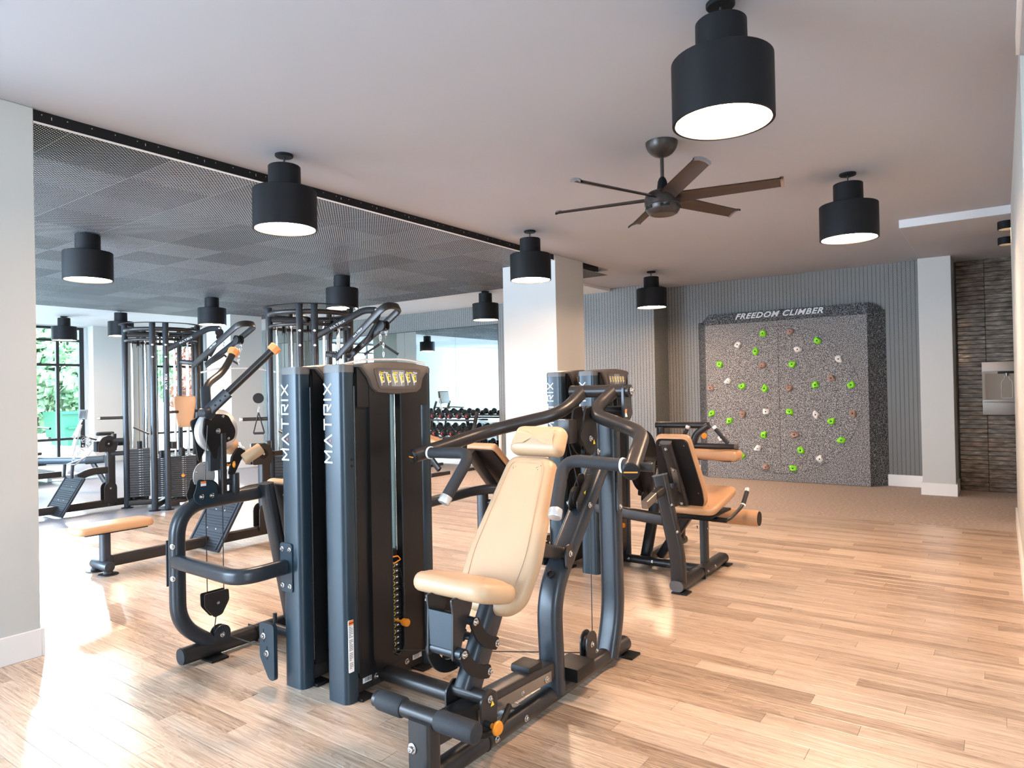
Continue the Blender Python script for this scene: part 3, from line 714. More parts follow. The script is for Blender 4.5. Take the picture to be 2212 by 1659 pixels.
# ================================================================== WEIGHT TOWERS (parts of each strength machine)
def half(y0,ym,z0,z1,a,b,r=.02,s=1):
    """outline of one half of a shroud face with half of the long slot, s mirrors about ym"""
    p=[(y0,z0+r),(y0+r*.3,z0+r*.3),(y0+r,z0),(ym,z0),(ym,a),(ym-.02,a+.003),(ym-.035,a+.014),(ym-.04,a+.03),(ym-.04,b),(ym,b),(ym,z1),(y0,z1)]
    if s<0: p=[(2*ym-q[0],q[1]) for q in reversed(p)]
    return p
def tower(root,x,y,stack=15,knobrow=10,txt=None,numbers=False):
    def put(name,fn,m,parent=None,loc=(0,0,0),label=None):
        me=cached('tw_'+name+str(m)+str(getattr(fn,'k','')),lambda: fin(name,fn(),m))
        o=link(name,me,parent or root,loc)
        if label: o['label']=label
        return o
    L=V((x,y,0))-org(root)
    def post(): return sweep(B(),[(0,0,0),(0,0,1.505)],rrp(.145,.085,.032,5),up=Y_,fr=0)
    def pcap():
        bm=B(); sweep(bm,[(0,0,1.503),(0,0,1.53)],rrp(.149,.089,.034,5),up=Y_,fr=0); 
        sweep(bm,[(0,0,1.529),(0,0,1.538)],rrp(.139,.079,.030,5),up=Y_,fr=0); return bm
    for i,yy in enumerate((.0425,.555)):
        p=put('upright_post',post,'post',loc=L+V((0,yy,0))); put('post_cap',pcap,'capgrey',p)
        if i==0:
            def let():
                bm=B(); strokes(bm,'MATRIX',(-.003,-.0426,1.092),(0,0,1),(-1,0,0),(0,-1,0),.050,gap=.47,wd=.155); return bm
            put('lettering',let,'paleprint',p)
            def dot(): return lathe(B(),(-.003-.010,-.0426,1.092+.050*(1.47+.52)),(0,-1,0),[(0,.0055),(.0014,.005)],12)
            put('letter_dot',dot,'red',p)
    def base():
        bm=B(); bb(bm,-.045,.045,.08,.52,.02,.105,.006); bb(bm,.0455,.049,.17,.42,.025,.10); return bm
    put('base_beam',base,'frame',loc=L)
    def foot(): return box(B(),(.03,0,.008),(.14,.075,.016),.006)
    for yy in (.10,.50): put('foot_pad',foot,'black',loc=L+V((0,yy,0)))
    for s in (1,-1):
        def outer(s=s):
            bm=B(); X0=.040*s
            for q in (1,-1): prism(bm,half(.082,.32,.088,1.50,.125,1.415,.02,q),(X0,0,0),(0,1,0),(0,0,1),(s,0,0),.022)
            return bm
        outer.k='o%d'%s
        def inner(s=s):
            bm=B(); X0=.060*s
            for q in (1,-1): prism(bm,half(.155,.32,.105,1.435,.130,1.405,.06,q),(X0,0,0),(0,1,0),(0,0,1),(s,0,0),.020)
            for yy in (.086,.554): cyl(bm,(.052*s,yy,.12),(.052*s,yy,1.44),.012,10)
            return bm
        inner.k='i%d'%s
        sh=put('shroud',outer,'shroud',loc=L); put('raised_shroud_panel',inner,'shroud',sh)
        def lip(s=s):
            bm=B(); pts=[(.0805*s,.283,1.40),(.0805*s,.283,.17),(.0805*s,.295,.145),(.0805*s,.32,.134),(.0805*s,.345,.145),(.0805*s,.357,.17),(.0805*s,.357,1.40)]
            sweep(bm,pts,circ(.0032,8),fr=0); return bm
        lip.k='l%d'%s
        put('slot_trim',lip,'post',sh)
        def arch(s=s):
            bm=B(); prism(bm,[(.042*math.cos(a*PI/10)+.32,1.398+.024*math.sin(a*PI/10)) for a in range(11)],(.078*s,0,0),(0,1,0),(0,0,1),(s,0,0),.006); return bm
        arch.k='a%d'%s
        put('slot_arch',arch,'cap',sh)
    def header():
        bm=B(); poly=[(.095,1.528),(.145,1.475),(.165,1.430),(.195,1.408),(.32,1.398),(.465,1.405),(.497,1.425),(.512,1.475),(.555,1.522),(.545,1.538),(.44,1.552),(.32,1.558),(.20,1.553),(.10,1.540)]
        c=V((.32,1.48)); X0=.075
        def ringv(xx,k): return [bm.verts.new((xx,c.x+(p[0]-c.x)*k,c.y+(p[1]-c.y)*k)) for p in poly]
        R_=[ringv(xx,k) for xx,k in ((-.094,.93),(-.092,.97),(-.084,1),(.084,1),(.092,.97),(.094,.93))]
        for a_,b_ in zip(R_[:-1],R_[1:]): quadring(bm,a_,b_)
        bm.faces.new(list(reversed(R_[0]))); bm.faces.new(R_[-1]); return bm
    h=put('header_cap',header,'cap',loc=L)
    for yy0,q0 in ((.085,1),(.555,-1)):
        def shoulders(yy0=yy0,q0=q0):
            bm=B(); yy,q=yy0,q0
            pts=[(0,1.34)]+[(.085*q*math.sin(a*PI/12),1.44+.088*(math.cos(a*PI/12)-0)) for a in range(0,7)][::1]+[(.085*q,1.34)]
            poly=[(yy+p[0],min(p[1],1.528)) for p in pts]
            prism(bm,poly,(-.076,0,0),(0,1,0),(0,0,1),(1,0,0),.152)
            return bm
        shoulders.k='s%d'%q0
        put('shroud_shoulder',shoulders,'shroud',loc=L)
    for s in ((1,) if not txt else (1,)):
        def plq(): return prism(B(),rpoly([(.205,1.425),(.455,1.422),(.492,1.522),(.168,1.525)],.02),(.0935,0,0),(0,1,0),(0,0,1),(1,0,0),.003)
        pq=put('instruction_placard',plq,'cap',h)
        cols=('capgrey','grille','capgrey')
        for i in range(3):
            ya=.195+i*.09; 
            def pnl(i=i,ya=ya): return prism(B(),rpoly([(ya+(.012 if i==0 else 0),1.436),(ya+.088-(.012 if i==2 else 0),1.436),(ya+.088,1.515),(ya,1.515)],.006),(.0965,0,0),(0,1,0),(0,0,1),(1,0,0),.0008)
            pnl.k='p%d'%i
            put('instruction_panel',pnl,cols[i],h)
        def figs(c):
            def f():
                bm=B()
                for i in range(6):
                    oy=.217+i*.0435; oz=1.447
                    def ln(a,b,wd):
                        a=V(a);b=V(b); d=(b-a).normalized(); n_=V((-d.y,d.x))*wd/2; prism(bm,[(p.x+oy,p.y+oz) for p in (a-n_,b-n_,b+n_,a+n_)],(.0974,0,0),(0,1,0),(0,0,1),(1,0,0),.0006+.0003*c)
                    up=.008 if i%2 else 0
                    if c==0:
                        ln((-.012,.048),(.004,.004),.005); ln((.004,.008),(.020,.012),.004); ln((.004,.004),(.003,-.006),.003); ln((.016,.045),(.020,.012),.002); ln((-.014,.05),(.016,.046),.002)
                    else:
                        ln((-.001,.038),(.006,.014),.009); ln((.006,.016),(.018,.014),.005); ln((0,.036),(.013,.030+up),.004); lathe(bm,(.0974,oy+.001,oz+.044),(1,0,0),[(0,.0045),(.0012,.0045)],10)
                return bm
            f.k='f%d'%c; return f
        put('figure_outline',figs(0),'paleprint',h); put('figure_muscles',figs(1),'yellow',h)
        if txt:
            for i,(a_,b_) in enumerate(txt):
                yy=.203+i*.09
                text_part(h,'placard_text',a_,.0125,(x+.0975,y+yy,1.4985),(0,1,0),(0,0,1),'yellow',bold=.0001)
                text_part(h,'placard_text',b_,.0125,(x+.0975,y+yy+.0068*len(a_)*.92,1.4985),(0,1,0),(0,0,1),'white',bold=.0001)
    def back(): return bb(B(),-.002,.002,.24,.40,.10,1.42)
    put('slot_light_panel',back,'slotback',loc=L)  # opaque pale panel; its tint paints the daylight seen through the slot
    def rods():
        bm=B()
        for yy in (.265,.375): cyl(bm,(0.02,yy,.1),(0.02,yy,1.42),.008,10); cyl(bm,(-.02,yy,.1),(-.02,yy,1.42),.008,10)
        return bm
    put('guide_rods',rods,'chromeR',loc=L)
    def wp(): return bb(B(),-.055,.055,.245,.395,.001,.0275,.002,1)
    def ringp():
        bm=B()
        for s in (1,-1): sweep(bm,[(s*.0556,.312+.009*math.cos(2*PI*i/14),.014+.009*math.sin(2*PI*i/14)) for i in range(14)],circ(.0013,6),up=X_,fr=0,closed=True,caps=False)
        return bm
    def tick():
        bm=B()
        bb(bm,.0552,.0562,.330,.342,.011,.016); bb(bm,.0552,.0562,.2865,.294,.006,.010); return bm
    for i in range(stack):
        p=put('weight_plate',wp,'darkplate',loc=L+V((0,0,.135+i*.0295))); put('pin_ring',ringp,'yellow',p); put('weight_mark',tick,'white',p)
    zt=.135+stack*.0295
    def topc(): 
        bm=B(); bb(bm,-.05,.05,.29,.35,0,.06,.01); return bm
    hc=put('stack_head',topc,'black',loc=L+V((0,0,zt)))
    def lever(): 
        return sweep(B(),[(.058,.285,.01),(.062,.292,.03),(.066,.335,.028),(.066,.352,.008),(.062,.315,-.004),(.058,.285,.01)][:-1],rrp(.007,.005,.001,1),fr=.004,closed=True,caps=False)
    put('increment_lever',lever,'orange',hc)
    kz=.135+(stack-knobrow)*.0295+.014
    def selk():
        return lathe(B(),(0,0,0),(1,0,0),[(0,.006),(.055,.006),(.056,.013),(.062,.017),(.085,.019),(.092,.017),(.094,.006)],20)
    k=put('selector_knob',selk,'orange',loc=L+V((.05,.318,kz)))
    def coil():
        pts=[V((.0+.03,.02-.03*t,.0+.30*t)) for t in (0,1)]; out=[]
        for i in range(121):
            t=i/120; c=V((.040+.02*math.sin(PI*t),.018+.0*t-.012*t,.01+.245*t)); rr=.0035 if .2<t<.75 else .0
            out.append(c+V((rr*math.cos(t*130),rr*math.sin(t*130),0)))
        return sweep(B(),out,circ(.0011,5),fr=0)
    put('coiled_cord',coil,'cable',k)
    return root
def foot_plate(root,x,y): 
    bm=B(); box(bm,(x,y,.006),(.11,.10,.012),.005); part('foot_pad',bm,'black',root)
def sticker(root,name,quad,m): 
    bm=B(); bm.faces.new([bm.verts.new(p) for p in quad]); return part(name,bm,m,root)

# ================================================================== MACHINE A: pressing machine
A=thing('press_machine','nearest pressing machine with reclined cream seat back, curved arms and grips','exercise machine',(-1.68,2.5,0))
TX,TY=-2.485,2.04
tower(A,TX,TY,15,10,txt=(('Chest','Press'),('Incline','Press'),('Shoulder','Press')))
# labels on the tower
bm=B(); prism(bm,rpoly([(.0,.0),(.030,.0),(.030,.235),(0,.235)],.004),(TX+.0705,TY+.012,.145),(0,1,0),(0,0,1),(1,0,0),.0022); wl_=part('warning_label',bm,'white',A)
bm=B(); bb(bm,TX+.0728,TX+.0733,TY+.0125,TY+.0415,.357,.379); part('label_header',bm,'wred',wl_)
text_part(wl_,'label_text','WARNING',.0062,(TX+.0734,TY+.014,.365),(0,1,0),(0,0,1),'black',bold=.0001)
bm=B()
for i in range(26):
    z=.348-i*.0074
    if i in (7,15,21): continue
    bb(bm,TX+.0728,TX+.0732,TY+.0155,TY+.0155+.022*(1 if i%5 else .6),z,z+.0026)
part('fine_print',bm,'capgrey',wl_,kind='stuff')
for yy,wd in ((.115,.075),(.445,.065)):
    bm=B(); bb(bm,TX+.0455,TX+.0465,TY+yy,TY+yy+wd,.055,.092); s_=part('serial_label',bm,'white',A)
    bm=B(); r_=random.Random(2)
    if yy<.2:
        q=.012
        while q<wd-.02: wdd=r_.choice((.0012,.0022,.003)); bb(bm,TX+.0465,TX+.0468,TY+yy+q,TY+yy+q+wdd,.060,.078); q+=wdd+.002
    else:
        for i in range(4): bb(bm,TX+.0465,TX+.0468,TY+yy+.008,TY+yy+.045,.060+i*.006,.062+i*.006)
    part('printed_bars',bm,'black',s_)
for yy in (.195,.40): bolt(A,(TX+.049,TY+yy,.065),(1,0,0))
for zz in (1.075,1.105): 
    bm=B(); lathe(bm,(TX+.0722,TY+.05,zz),(1,0,0),[(0,.008),(.003,.007),(.004,.003)],12); part('hole_plug',bm,'black',A)
AX=-1.66
# floor frame
bm=B(); sweep(bm,[(AX,1.30,.052),(AX,3.28,.052)],rrp(.085,.075,.036,5),fr=0,up=Z_); fb=part('floor_beam',bm,'frame',A)
bm=B(); sweep(bm,[(AX,2.06,.052),(AX,2.068,.052)],rrp(.090,.080,.038,5),fr=0); part('beam_joint',bm,'black',fb)
for yy in (2.10,2.30): bolt(A,(AX+.043,yy,.055),(1,0,0))
foot_plate(A,AX+.03,3.25); foot_plate(A,AX,1.42)
bm=B(); sweep(bm,[(TX+.04,2.30,.06),(AX,2.30,.06)],rrp(.085,.065,.028,4),fr=0); part('cross_beam',bm,'frame',A)
# front foot support with two foam rollers
bm=B(); sweep(bm,[(-1.655,1.735,.0),(-1.655,1.735,.27)],rrp(.105,.065,.014,3),up=Y_,fr=0); fp=part('foot_rest_post',bm,'frame',A)
bolt(fp,(-1.68,1.702,.175),(0,-1,0),1.35)
bm=B(); prism(bm,rpoly([(0,0),(.034,0),(.034,.030),(0,.030)],.003),(-1.640,1.7015,.012),(1,0,0),(0,0,1),(0,-1,0),.0012); lb_=part('warning_label',bm,'white',fp)
bm=B(); bb(bm,-1.640,-1.606,1.699,1.7,.030,.042); part('label_header',bm,'wred',lb_)
bm=B(); cyl(bm,(-1.90,1.745,.278),(-1.44,1.745,.278),.0295,20); fr_=part('foot_rest_bar',bm,'frame',A)
for a_,b_ in ((-1.885,-1.755),(-1.60,-1.425)):
    bm=B(); cyl(bm,(a_,1.745,.278),(b_,1.745,.278),.0365,24,.012); part('foam_roller',bm,'rubber',fr_)
# sliding seat rail
bm=B(); sweep(bm,[(-1.665,1.76,.205),(-1.665,2.56,.165)],rrp(.085,.080,.01,2),fr=0); rl=part('seat_rail',bm,'frame',A)
bm=B(); prism(bm,[(1.99,.163),(2.50,.135),(2.50,.180),(1.99,.208)],(-1.6215,0,0),(0,1,0),(0,0,1),(1,0,0),.003); sp=part('scale_plate',bm,'ss',rl)
for yy,zz,s in ((2.46,.158,1),(2.28,.165,.7),(2.08,.185,.5),(1.86,.195,1)): bolt(rl,(-1.6180,yy,zz),(1,0,0),s)
bm=B(); box(bm,(-1.68,2.40,.222),(.10,.10,.035),.012); bp_=part('stop_block',bm,'black',A)
bm=B(); box(bm,(-1.64,2.72,.115),(.14,.16,.06),.008); part('rear_block',bm,'black',A)
# seat slider and seat post
for sx in (-1.745,-1.575):
    bm=B(); prism(bm,rpoly([(1.945,.135),(2.035,.135),(2.045,.27),(1.995,.305),(1.945,.27)],.018),(sx,0,0),(0,1,0),(0,0,1),(1,0,0),.008); pl_=part('slider_plate',bm,'frame',A)
bolt(A,(-1.566,1.995,.262),(1,0,0))
bm=B(); prism(bm,[(2.0,.232),(2.022,.232),(2.011,.252)],(-1.5665,0,0),(0,1,0),(0,0,1),(1,0,0),.001); part('pinch_warning',bm,'yellow',A)
bm=B(); cyl(bm,(-1.74,1.995,.262),(-1.575,1.995,.262),.026); part('slider_axle',bm,'frame',A)
bm=B(); cyl(bm,(-1.57,1.965,.185),(-1.535,1.965,.185),.012); part('knob_stem',bm,'black',A); knob(A,(-1.545,1.965,.185),(1,-.1,0),1.05)
bm=B(); tube(bm,[(-1.60,1.86,.185),(-1.555,1.93,.150),(-1.545,2.03,.148),(-1.60,2.16,.165)],.011,.05); part('release_lever',bm,'black',A)
bm=B(); sweep(bm,[(-1.68,2.0,.265),(-1.68,2.175,.555)],rrp(.075,.115,.03,4),up=(0,-.8,.5),fr=0); part('seat_post',bm,'frame2',A)
# four-bar links
def arc_link(x,p0,p1,bow,wd=.024,th=.010):
    pts=[]; p0=V(p0);p1=V(p1); d=p1-p0; n=V((-d.y,d.x)).normalized()
    c=[p0+d*t+n*bow*4*t*(1-t) for t in [i/12 for i in range(13)]]
    a=[];b=[]
    for i,p in enumerate(c):
        t_=(c[min(i+1,12)]-c[max(0,i-1)]).normalized(); nn=V((-t_.y,t_.x)); a.append(p+nn*wd); b.append(p-nn*wd)
    t0=(c[0]-c[1]).normalized(); t1=(c[-1]-c[-2]).normalized()
    poly=[(p.x,p.y) for p in a]+[((c[-1]+t1*wd*.8).x,(c[-1]+t1*wd*.8).y)]+[(p.x,p.y) for p in reversed(b)]+[((c[0]+t0*wd*.8).x,(c[0]+t0*wd*.8).y)]
    bm=B(); prism(bm,poly,(x,0,0),(0,1,0),(0,0,1),(1,0,0),th); return bm
for x,p0,p1,bow in ((-1.605,(1.955,.555),(2.085,.435),-.022),(-1.605,(1.888,.455),(2.035,.345),-.024),(-1.765,(1.955,.555),(2.085,.435),-.022),(-1.765,(1.888,.455),(2.035,.345),-.040)):
    l_=part('seat_link',arc_link(x,p0,p1,bow),'black',A)
    if x>-1.7:
        for p in (p0,p1): bolt(l_,(x+.010,p[0],p[1]),(1,0,0))
for p in ((1.955,.555),(2.085,.435),(1.888,.455),(2.035,.345)):
    bm=B(); cyl(bm,(-1.76,p[0],p[1]),(-1.60,p[0],p[1]),.021 if p[0]<1.9 else .016,18); part('link_axle',bm,'frame2',A)
bm=B(); prism(bm,rpoly([(1.862,.43),(1.895,.43),(1.93,.52),(1.975,.60),(1.985,.65),(1.86,.655),(1.868,.60)],.01),(-1.635,0,0),(0,1,0),(0,0,1),(1,0,0),.008)
prism(bm,rpoly([(1.862,.43),(1.895,.43),(1.93,.52),(1.975,.60),(1.985,.65),(1.86,.655),(1.868,.60)],.01),(-1.755,0,0),(0,1,0),(0,0,1),(1,0,0),.008); part('seat_bracket',bm,'frame',A)
bm=B(); bb(bm,-1.747,-1.635,1.868,1.880,.47,.60); part('bracket_front',bm,'post',A)
bm=B(); cyl(bm,(-1.79,1.90,.625),(-1.755,1.93,.60),.010); part('seat_stop',bm,'alu',A)
# seat cushion: wide across, rolled front
bm=B(); out=rpoly([(-.188,-.115),(.188,-.115),(.197,.03),(.165,.13),(-.165,.13),(-.197,.03)],.085,6)
cushion(bm,out,(-1.682,1.985,.622),(1,0,.0),(0,1,-.28),(0,.28,1),.075,.034,.014)
seat=part('seat_cushion',bm,'cream',A)
# back pad
o=V((-1.69,2.205,.545)); up=V((0,.385,.62)).normalized(); nn=V((0,-up.z,up.y)); 
out=rpoly([(-.165,0),(-.10,-.055),(.10,-.055),(.165,0),(.182,.17),(.120,.635),(-.120,.635),(-.182,.17)],.06,6)
bm=B(); cushion(bm,out,o-nn*.0,(1,0,0),up,nn,.072,.03,.008); bpad=part('back_pad',bm,'cream',A)
def contour(out,k,o,U,W_,T,h,r=.0012):
    bm=B(); sweep(bm,[V(o)+V(U)*p[0]*k[0]+V(W_)*(p[1]*k[1]+k[2])+V(T)*h for p in out],circ(r,5),fr=0,closed=True,caps=False); return bm
part('seam',contour(out,(.72,.90,.03),o,X_,up,nn,.0775),'cream',bpad,label='stitched seam line')
out2=rpoly([(-.136,0),(.136,0),(.126,.135),(-.126,.135)],.038,6)
bm=B(); cushion(bm,out2,o+up*.645+nn*.002+X_*.006,(1,0,0),up,nn,.088,.036,.01); hp=part('head_pad',bm,'cream',A)
bm=B(); prism(bm,rpoly([(-.12,.02),(.12,.02),(.11,.62),(-.11,.62)],.03),o-nn*.012,X_,up,nn,.014); part('pad_backing',bm,'black',A)
bm=B(); sweep(bm,[o-nn*.035+up*.02,o-nn*.035+up*.60],rrp(.07,.05,.012,3),up=nn,fr=0); part('back_bar',bm,'frame',A)
# uprights
bm=B(); sweep(bm,[(AX,2.575,.05),(AX,2.555,.50),(AX,3.055,1.04)],rrp(.112,.078,.030,5),up=(0,-1,0),fr=.14,n=8); up1=part('bent_upright',bm,'frame2',A)
bm=B(); prism(bm,rpoly([(2.605,.60),(2.645,.60),(2.67,.66),(2.655,.71),(2.60,.70)],.018),(AX+.058,0,0),(0,1,0),(0,0,1),(1,0,0),.010); pv=part('pivot_plate',bm,'frame',A); bolt(pv,(AX+.068,2.635,.665),(1,0,0))
bm=B(); prism(bm,rpoly([(2.605,.60),(2.645,.60),(2.67,.66),(2.655,.71),(2.60,.70)],.018),(AX-.068,0,0),(0,1,0),(0,0,1),(1,0,0),.010); part('pivot_plate',bm,'frame',A)
bm=B(); sweep(bm,[(AX,2.39,.735),(AX,2.62,.665)],rrp(.07,.06,.012,3),fr=0); cyl(bm,(AX-.05,2.635,.665),(AX+.05,2.635,.665),.024); part('back_strut',bm,'frame',A)
bm=B(); sweep(bm,[(AX,3.085,.04),(AX,3.165,.25),(AX,3.15,1.29)],rrp(.115,.08,.030,5),up=(0,-1,0),fr=.12,n=6); up2=part('rear_upright',bm,'frame2',A)
bm=B(); prism(bm,rpoly([(3.115,.77),(3.165,.77),(3.165,1.05),(3.115,1.05)],.02),(AX+.058,0,0),(0,1,0),(0,0,1),(1,0,0),.008); jp=part('joint_plate',bm,'frame2',A)
for zz in (.80,1.02): bolt(jp,(AX+.066,3.14,zz),(1,0,0))
# pulley in the slanted upright
q=V((AX,2.86,.875)); up_=V((0,.5,.54)).normalized(); nq=V((0,-up_.z,up_.y))
for s in (-.026,.020):
    bm=B(); prism(bm,rpoly([(-.075,-.03),(.10,-.03),(.13,.0),(.10,.035),(-.055,.035),(-.085,.0)],.015),q+X_*s+nq*.028,up_,nq,X_,.006); part('pulley_cheek',bm,'frame',A)
pulley(A,q+nq*.045-up_*.02,X_,.05,.022)
for s in (-1,1): bolt(A,q+X_*s*.057-up_*.03,(s,0,0))
bm=B(); prism(bm,[(-.008,-.008),(.008,-.008),(0,.010)],q+X_*.0265+nq*.03+up_*.02,nq,up_,X_,.001); part('pinch_warning',bm,'yellow',A)
bm=B(); lathe(bm,(AX+.0,2.60,.555),(0,-.75,.66),[(.034,.020),(.040,.020),(.041,.014),(.036,.012)],16); part('cable_grommet',bm,'black',A)
# press arms
PX=-1.69
bm=B(); cyl(bm,(PX-.155,3.10,1.392),(PX+.185,3.10,1.392),.032,22); arm_ax=part('arm_axle',bm,'frame',A); bolt(arm_ax,(PX+.19,3.10,1.392),(1,0,0),1.4)
bm=B(); cyl(bm,(PX-.15,3.12,1.285),(PX+.17,3.12,1.285),.030,22); part('lower_axle',bm,'frame',A)
bm=B(); prism(bm,rpoly([(3.06,1.25),(3.10,1.235),(3.155,1.26),(3.145,1.42),(3.06,1.43)],.03),(PX+.155,0,0),(0,1,0),(0,0,1),(1,0,0),.012); ep=part('side_bracket',bm,'frame2',A)
bm=B(); bb(bm,PX+.1672,PX+.1680,3.075,3.115,1.262,1.30); wl2=part('warning_label',bm,'white',ep); bm=B(); bb(bm,PX+.168,PX+.1686,3.075,3.115,1.280,1.30); part('label_header',bm,'wred',wl2)
bm=B(); box(bm,(PX+.005,3.0,1.285),(.13,.09,.045),.01); cb_=part('cable_box',bm,'frame2',A)
bm=B()
for i in range(3): cyl(bm,(PX-.03+i*.025,2.985,1.305),(PX-.03+i*.025,3.01,1.313),.005,8)
part('studs',bm,'steel',cb_)
for s in (-1,1):
    pts=[(PX+s*.085,3.10,1.392),(PX+s*.11,2.93,1.285),(PX+s*.41,2.72,1.205),(PX+s*.565,2.33,1.105)]
    if s>0: pts=[(PX+.095,3.10,1.392),(PX+.055,2.92,1.285),(PX+.40,2.78,1.205),(PX+.555,2.33,1.095)]
    bm=B(); sweep(bm,pts,circ(.0330,20),fr=.11,n=9); am=part('press_arm',bm,'frame',A)
    e=V(pts[-1]); d=(V(pts[-1])-V(pts[-2])).normalized()
    bm=B(); lathe(bm,e-d*.004,d,[(0,.034),(.010,.034),(.016,.028),(.018,.01)],20); part('arm_end_cap',bm,'black',am)
    bm=B(); a0=e-d*.05
    box(bm,e+d*.0145,(.052,.005,.005),0,Matrix.Rotation(.5*s,3,'Z')); part('cap_stripe',bm,'orange',am)
    h0=e-d*.055; hx=-s
    g=[h0,h0+V((hx*.30,-.01,.012)),h0+V((hx*.262,-.14,-.168))]
    bm=B(); sweep(bm,g,circ(.0255,18),fr=.075,n=8); hg=part('grip_handle',bm,'rubber',A)
    bm=B(); cyl(bm,h0+V((hx*.036,0,.001)),h0+V((hx*.045,0,.001)),.030,20); part('handle_collar',bm,'white',hg)
    gd=(V(g[2])-V(g[1])).normalized(); bm=B(); cyl(bm,V(g[2])-gd*.002,V(g[2])+gd*.035,.0270,20,.003); part('handle_end',bm,'alu',hg)
    if s>0:
        bm=B(); cyl(bm,h0+V((.02,0,0)),h0+V((.085,.0,0)),.018,18,.003); part('arm_stub',bm,'frame',am)
# cam lever hanging from the axle
bm=B(); prism(bm,rpoly([(2.86,1.31),(2.94,1.32),(2.975,1.17),(2.93,1.08),(2.88,1.09),(2.80,1.18),(2.84,1.24)],.02),(PX+.055,0,0),(0,1,0),(0,0,1),(1,0,0),.010); prism(bm,rpoly([(2.86,1.31),(2.94,1.32),(2.975,1.17),(2.93,1.08),(2.88,1.09),(2.80,1.18),(2.84,1.24)],.02),(PX-.01,0,0),(0,1,0),(0,0,1),(1,0,0),.010); cl=part('cam_lever',bm,'black',A)
bolt(cl,(PX+.065,2.90,1.165),(1,0,0)); bm=B(); prism(bm,[(2.925,1.135),(2.945,1.135),(2.935,1.158)],(PX+.0652,0,0),(0,1,0),(0,0,1),(1,0,0),.001); part('pinch_warning',bm,'yellow',cl)
bm=B(); box(bm,(PX+.0,2.79,1.205),(.07,.075,.115),.012); part('counterweight',bm,'frame',A)
pulley(A,(PX+.03,2.92,1.10),X_,.035,.02)
for p in ((PX+.03,2.94,1.09),): bolt(A,(PX+.07,2.965,1.095),(1,0,0))
# rear floor pulley and cables
for s in (-.02,.014):
    bm=B(); prism(bm,pill(.05,.15),(AX+s,2.90,.08),(0,1,0),(0,0,1),(1,0,0),.006); pp=part('pulley_cheek',bm,'frame',A)
bolt(pp,(AX+.02,2.90,.165),(1,0,0)); bolt(pp,(AX+.02,2.945,.12),(1,0,0),.8)
pulley(A,(AX,2.90,.165),X_,.043,.024)
bm=B(); tube(bm,[(AX,2.94,.17),(PX+.03,2.945,1.08)],.0028,0,6); tube(bm,[(AX,2.86,.875),(PX+.0,2.80,1.15)],.0025,0,6); tube(bm,[(TX+.04,2.33,.155),(AX-.02,2.86,.13)],.0028,0,6); part('cable',bm,'cable',A)
# adjuster box between tower and seat
bm=B(); box(bm,(TX+.13,2.66,.28),(.06,.11,.20),.008); kb=part('adjuster_box',bm,'black',A); bm=B(); cyl(bm,(TX+.14,2.66,.38),(TX+.14,2.66,.41),.010); part('adjuster_stem',bm,'black',kb)
bm=B(); sweep(bm,[(TX+.13,2.66,0.004),(TX+.13,2.66,.19)],rrp(.05,.05,.008,2),up=Y_,fr=0); part('adjuster_post',bm,'frame',A)
knob(A,(TX+.165,2.60,.335),(.3,-1,0),1.1)
# ================================================================== MACHINE B: lat machine at the left tower
Bm=thing('pulldown_machine','machine left of the nearest towers with loop frame and orange-tipped arms','exercise machine',(-3.2,2.2,0))
BX=-2.79
tower(Bm,BX,2.03,13,9)
LX=-3.5
bm=B(); sweep(bm,[(LX,1.865,.05),(LX,2.95,.05)],rrp(.085,.085,.036,5),fr=0); fb=part('floor_beam',bm,'frame',Bm)
bm=B(); sweep(bm,[(LX,1.858,.05),(LX,1.8655,.05)],rrp(.080,.080,.034,5),fr=0); part('end_cap',bm,'post',fb)
bm=B(); bb(bm,LX-.044,LX+.044,2.28,2.286,.008,.094,.002); part('beam_joint',bm,'black',fb); bolt(fb,(LX+.043,2.33,.05),(1,0,0))
foot_plate(Bm,LX+.05,2.02)
bm=B(); cyl(bm,(LX,2.40,.05),(BX-.04,2.40,.05),.028); part('cross_tube',bm,'frame2',Bm)
bm=B(); sweep(bm,[(LX,2.03,.075),(LX,1.85,.22),(LX,1.85,.835),(LX,2.33,.845)],rrp(.075,.078,.030,5),up=(1,0,0),fr=.17,n=9); lf=part('loop_frame',bm,'frame2',Bm)
bm=B(); bb(bm,LX-.046,LX-.038,1.815,1.885,.42,.66,.003); pl_=part('joint_plate',bm,'post',lf)
for zz in (.47,.635): bolt(lf,(LX+.022,1.816,zz),(.5,-.8,0))
bm=B(); sweep(bm,[(LX+.02,1.835,.555),(BX-.045,1.785,.57),(BX-.04,2.02,.575)],rrp(.060,.072,.024,4),up=Z_,fr=.19,n=9); part('side_brace',bm,'frame2',Bm)
bm=B(); prism(bm,rpoly([(-.045,0),(.045,0),(.045,.235),(-.045,.235)],.016),(BX-.030,2.029,.455),(1,0,0),(0,0,1),(0,-1,0),.006); mp=part('mounting_plate',bm,'post',Bm)
for dx in (-.028,.028):
    for dz in (.03,.205): bolt(mp,(BX-.030+dx,2.022,.455+dz),(0,-1,0),.85)
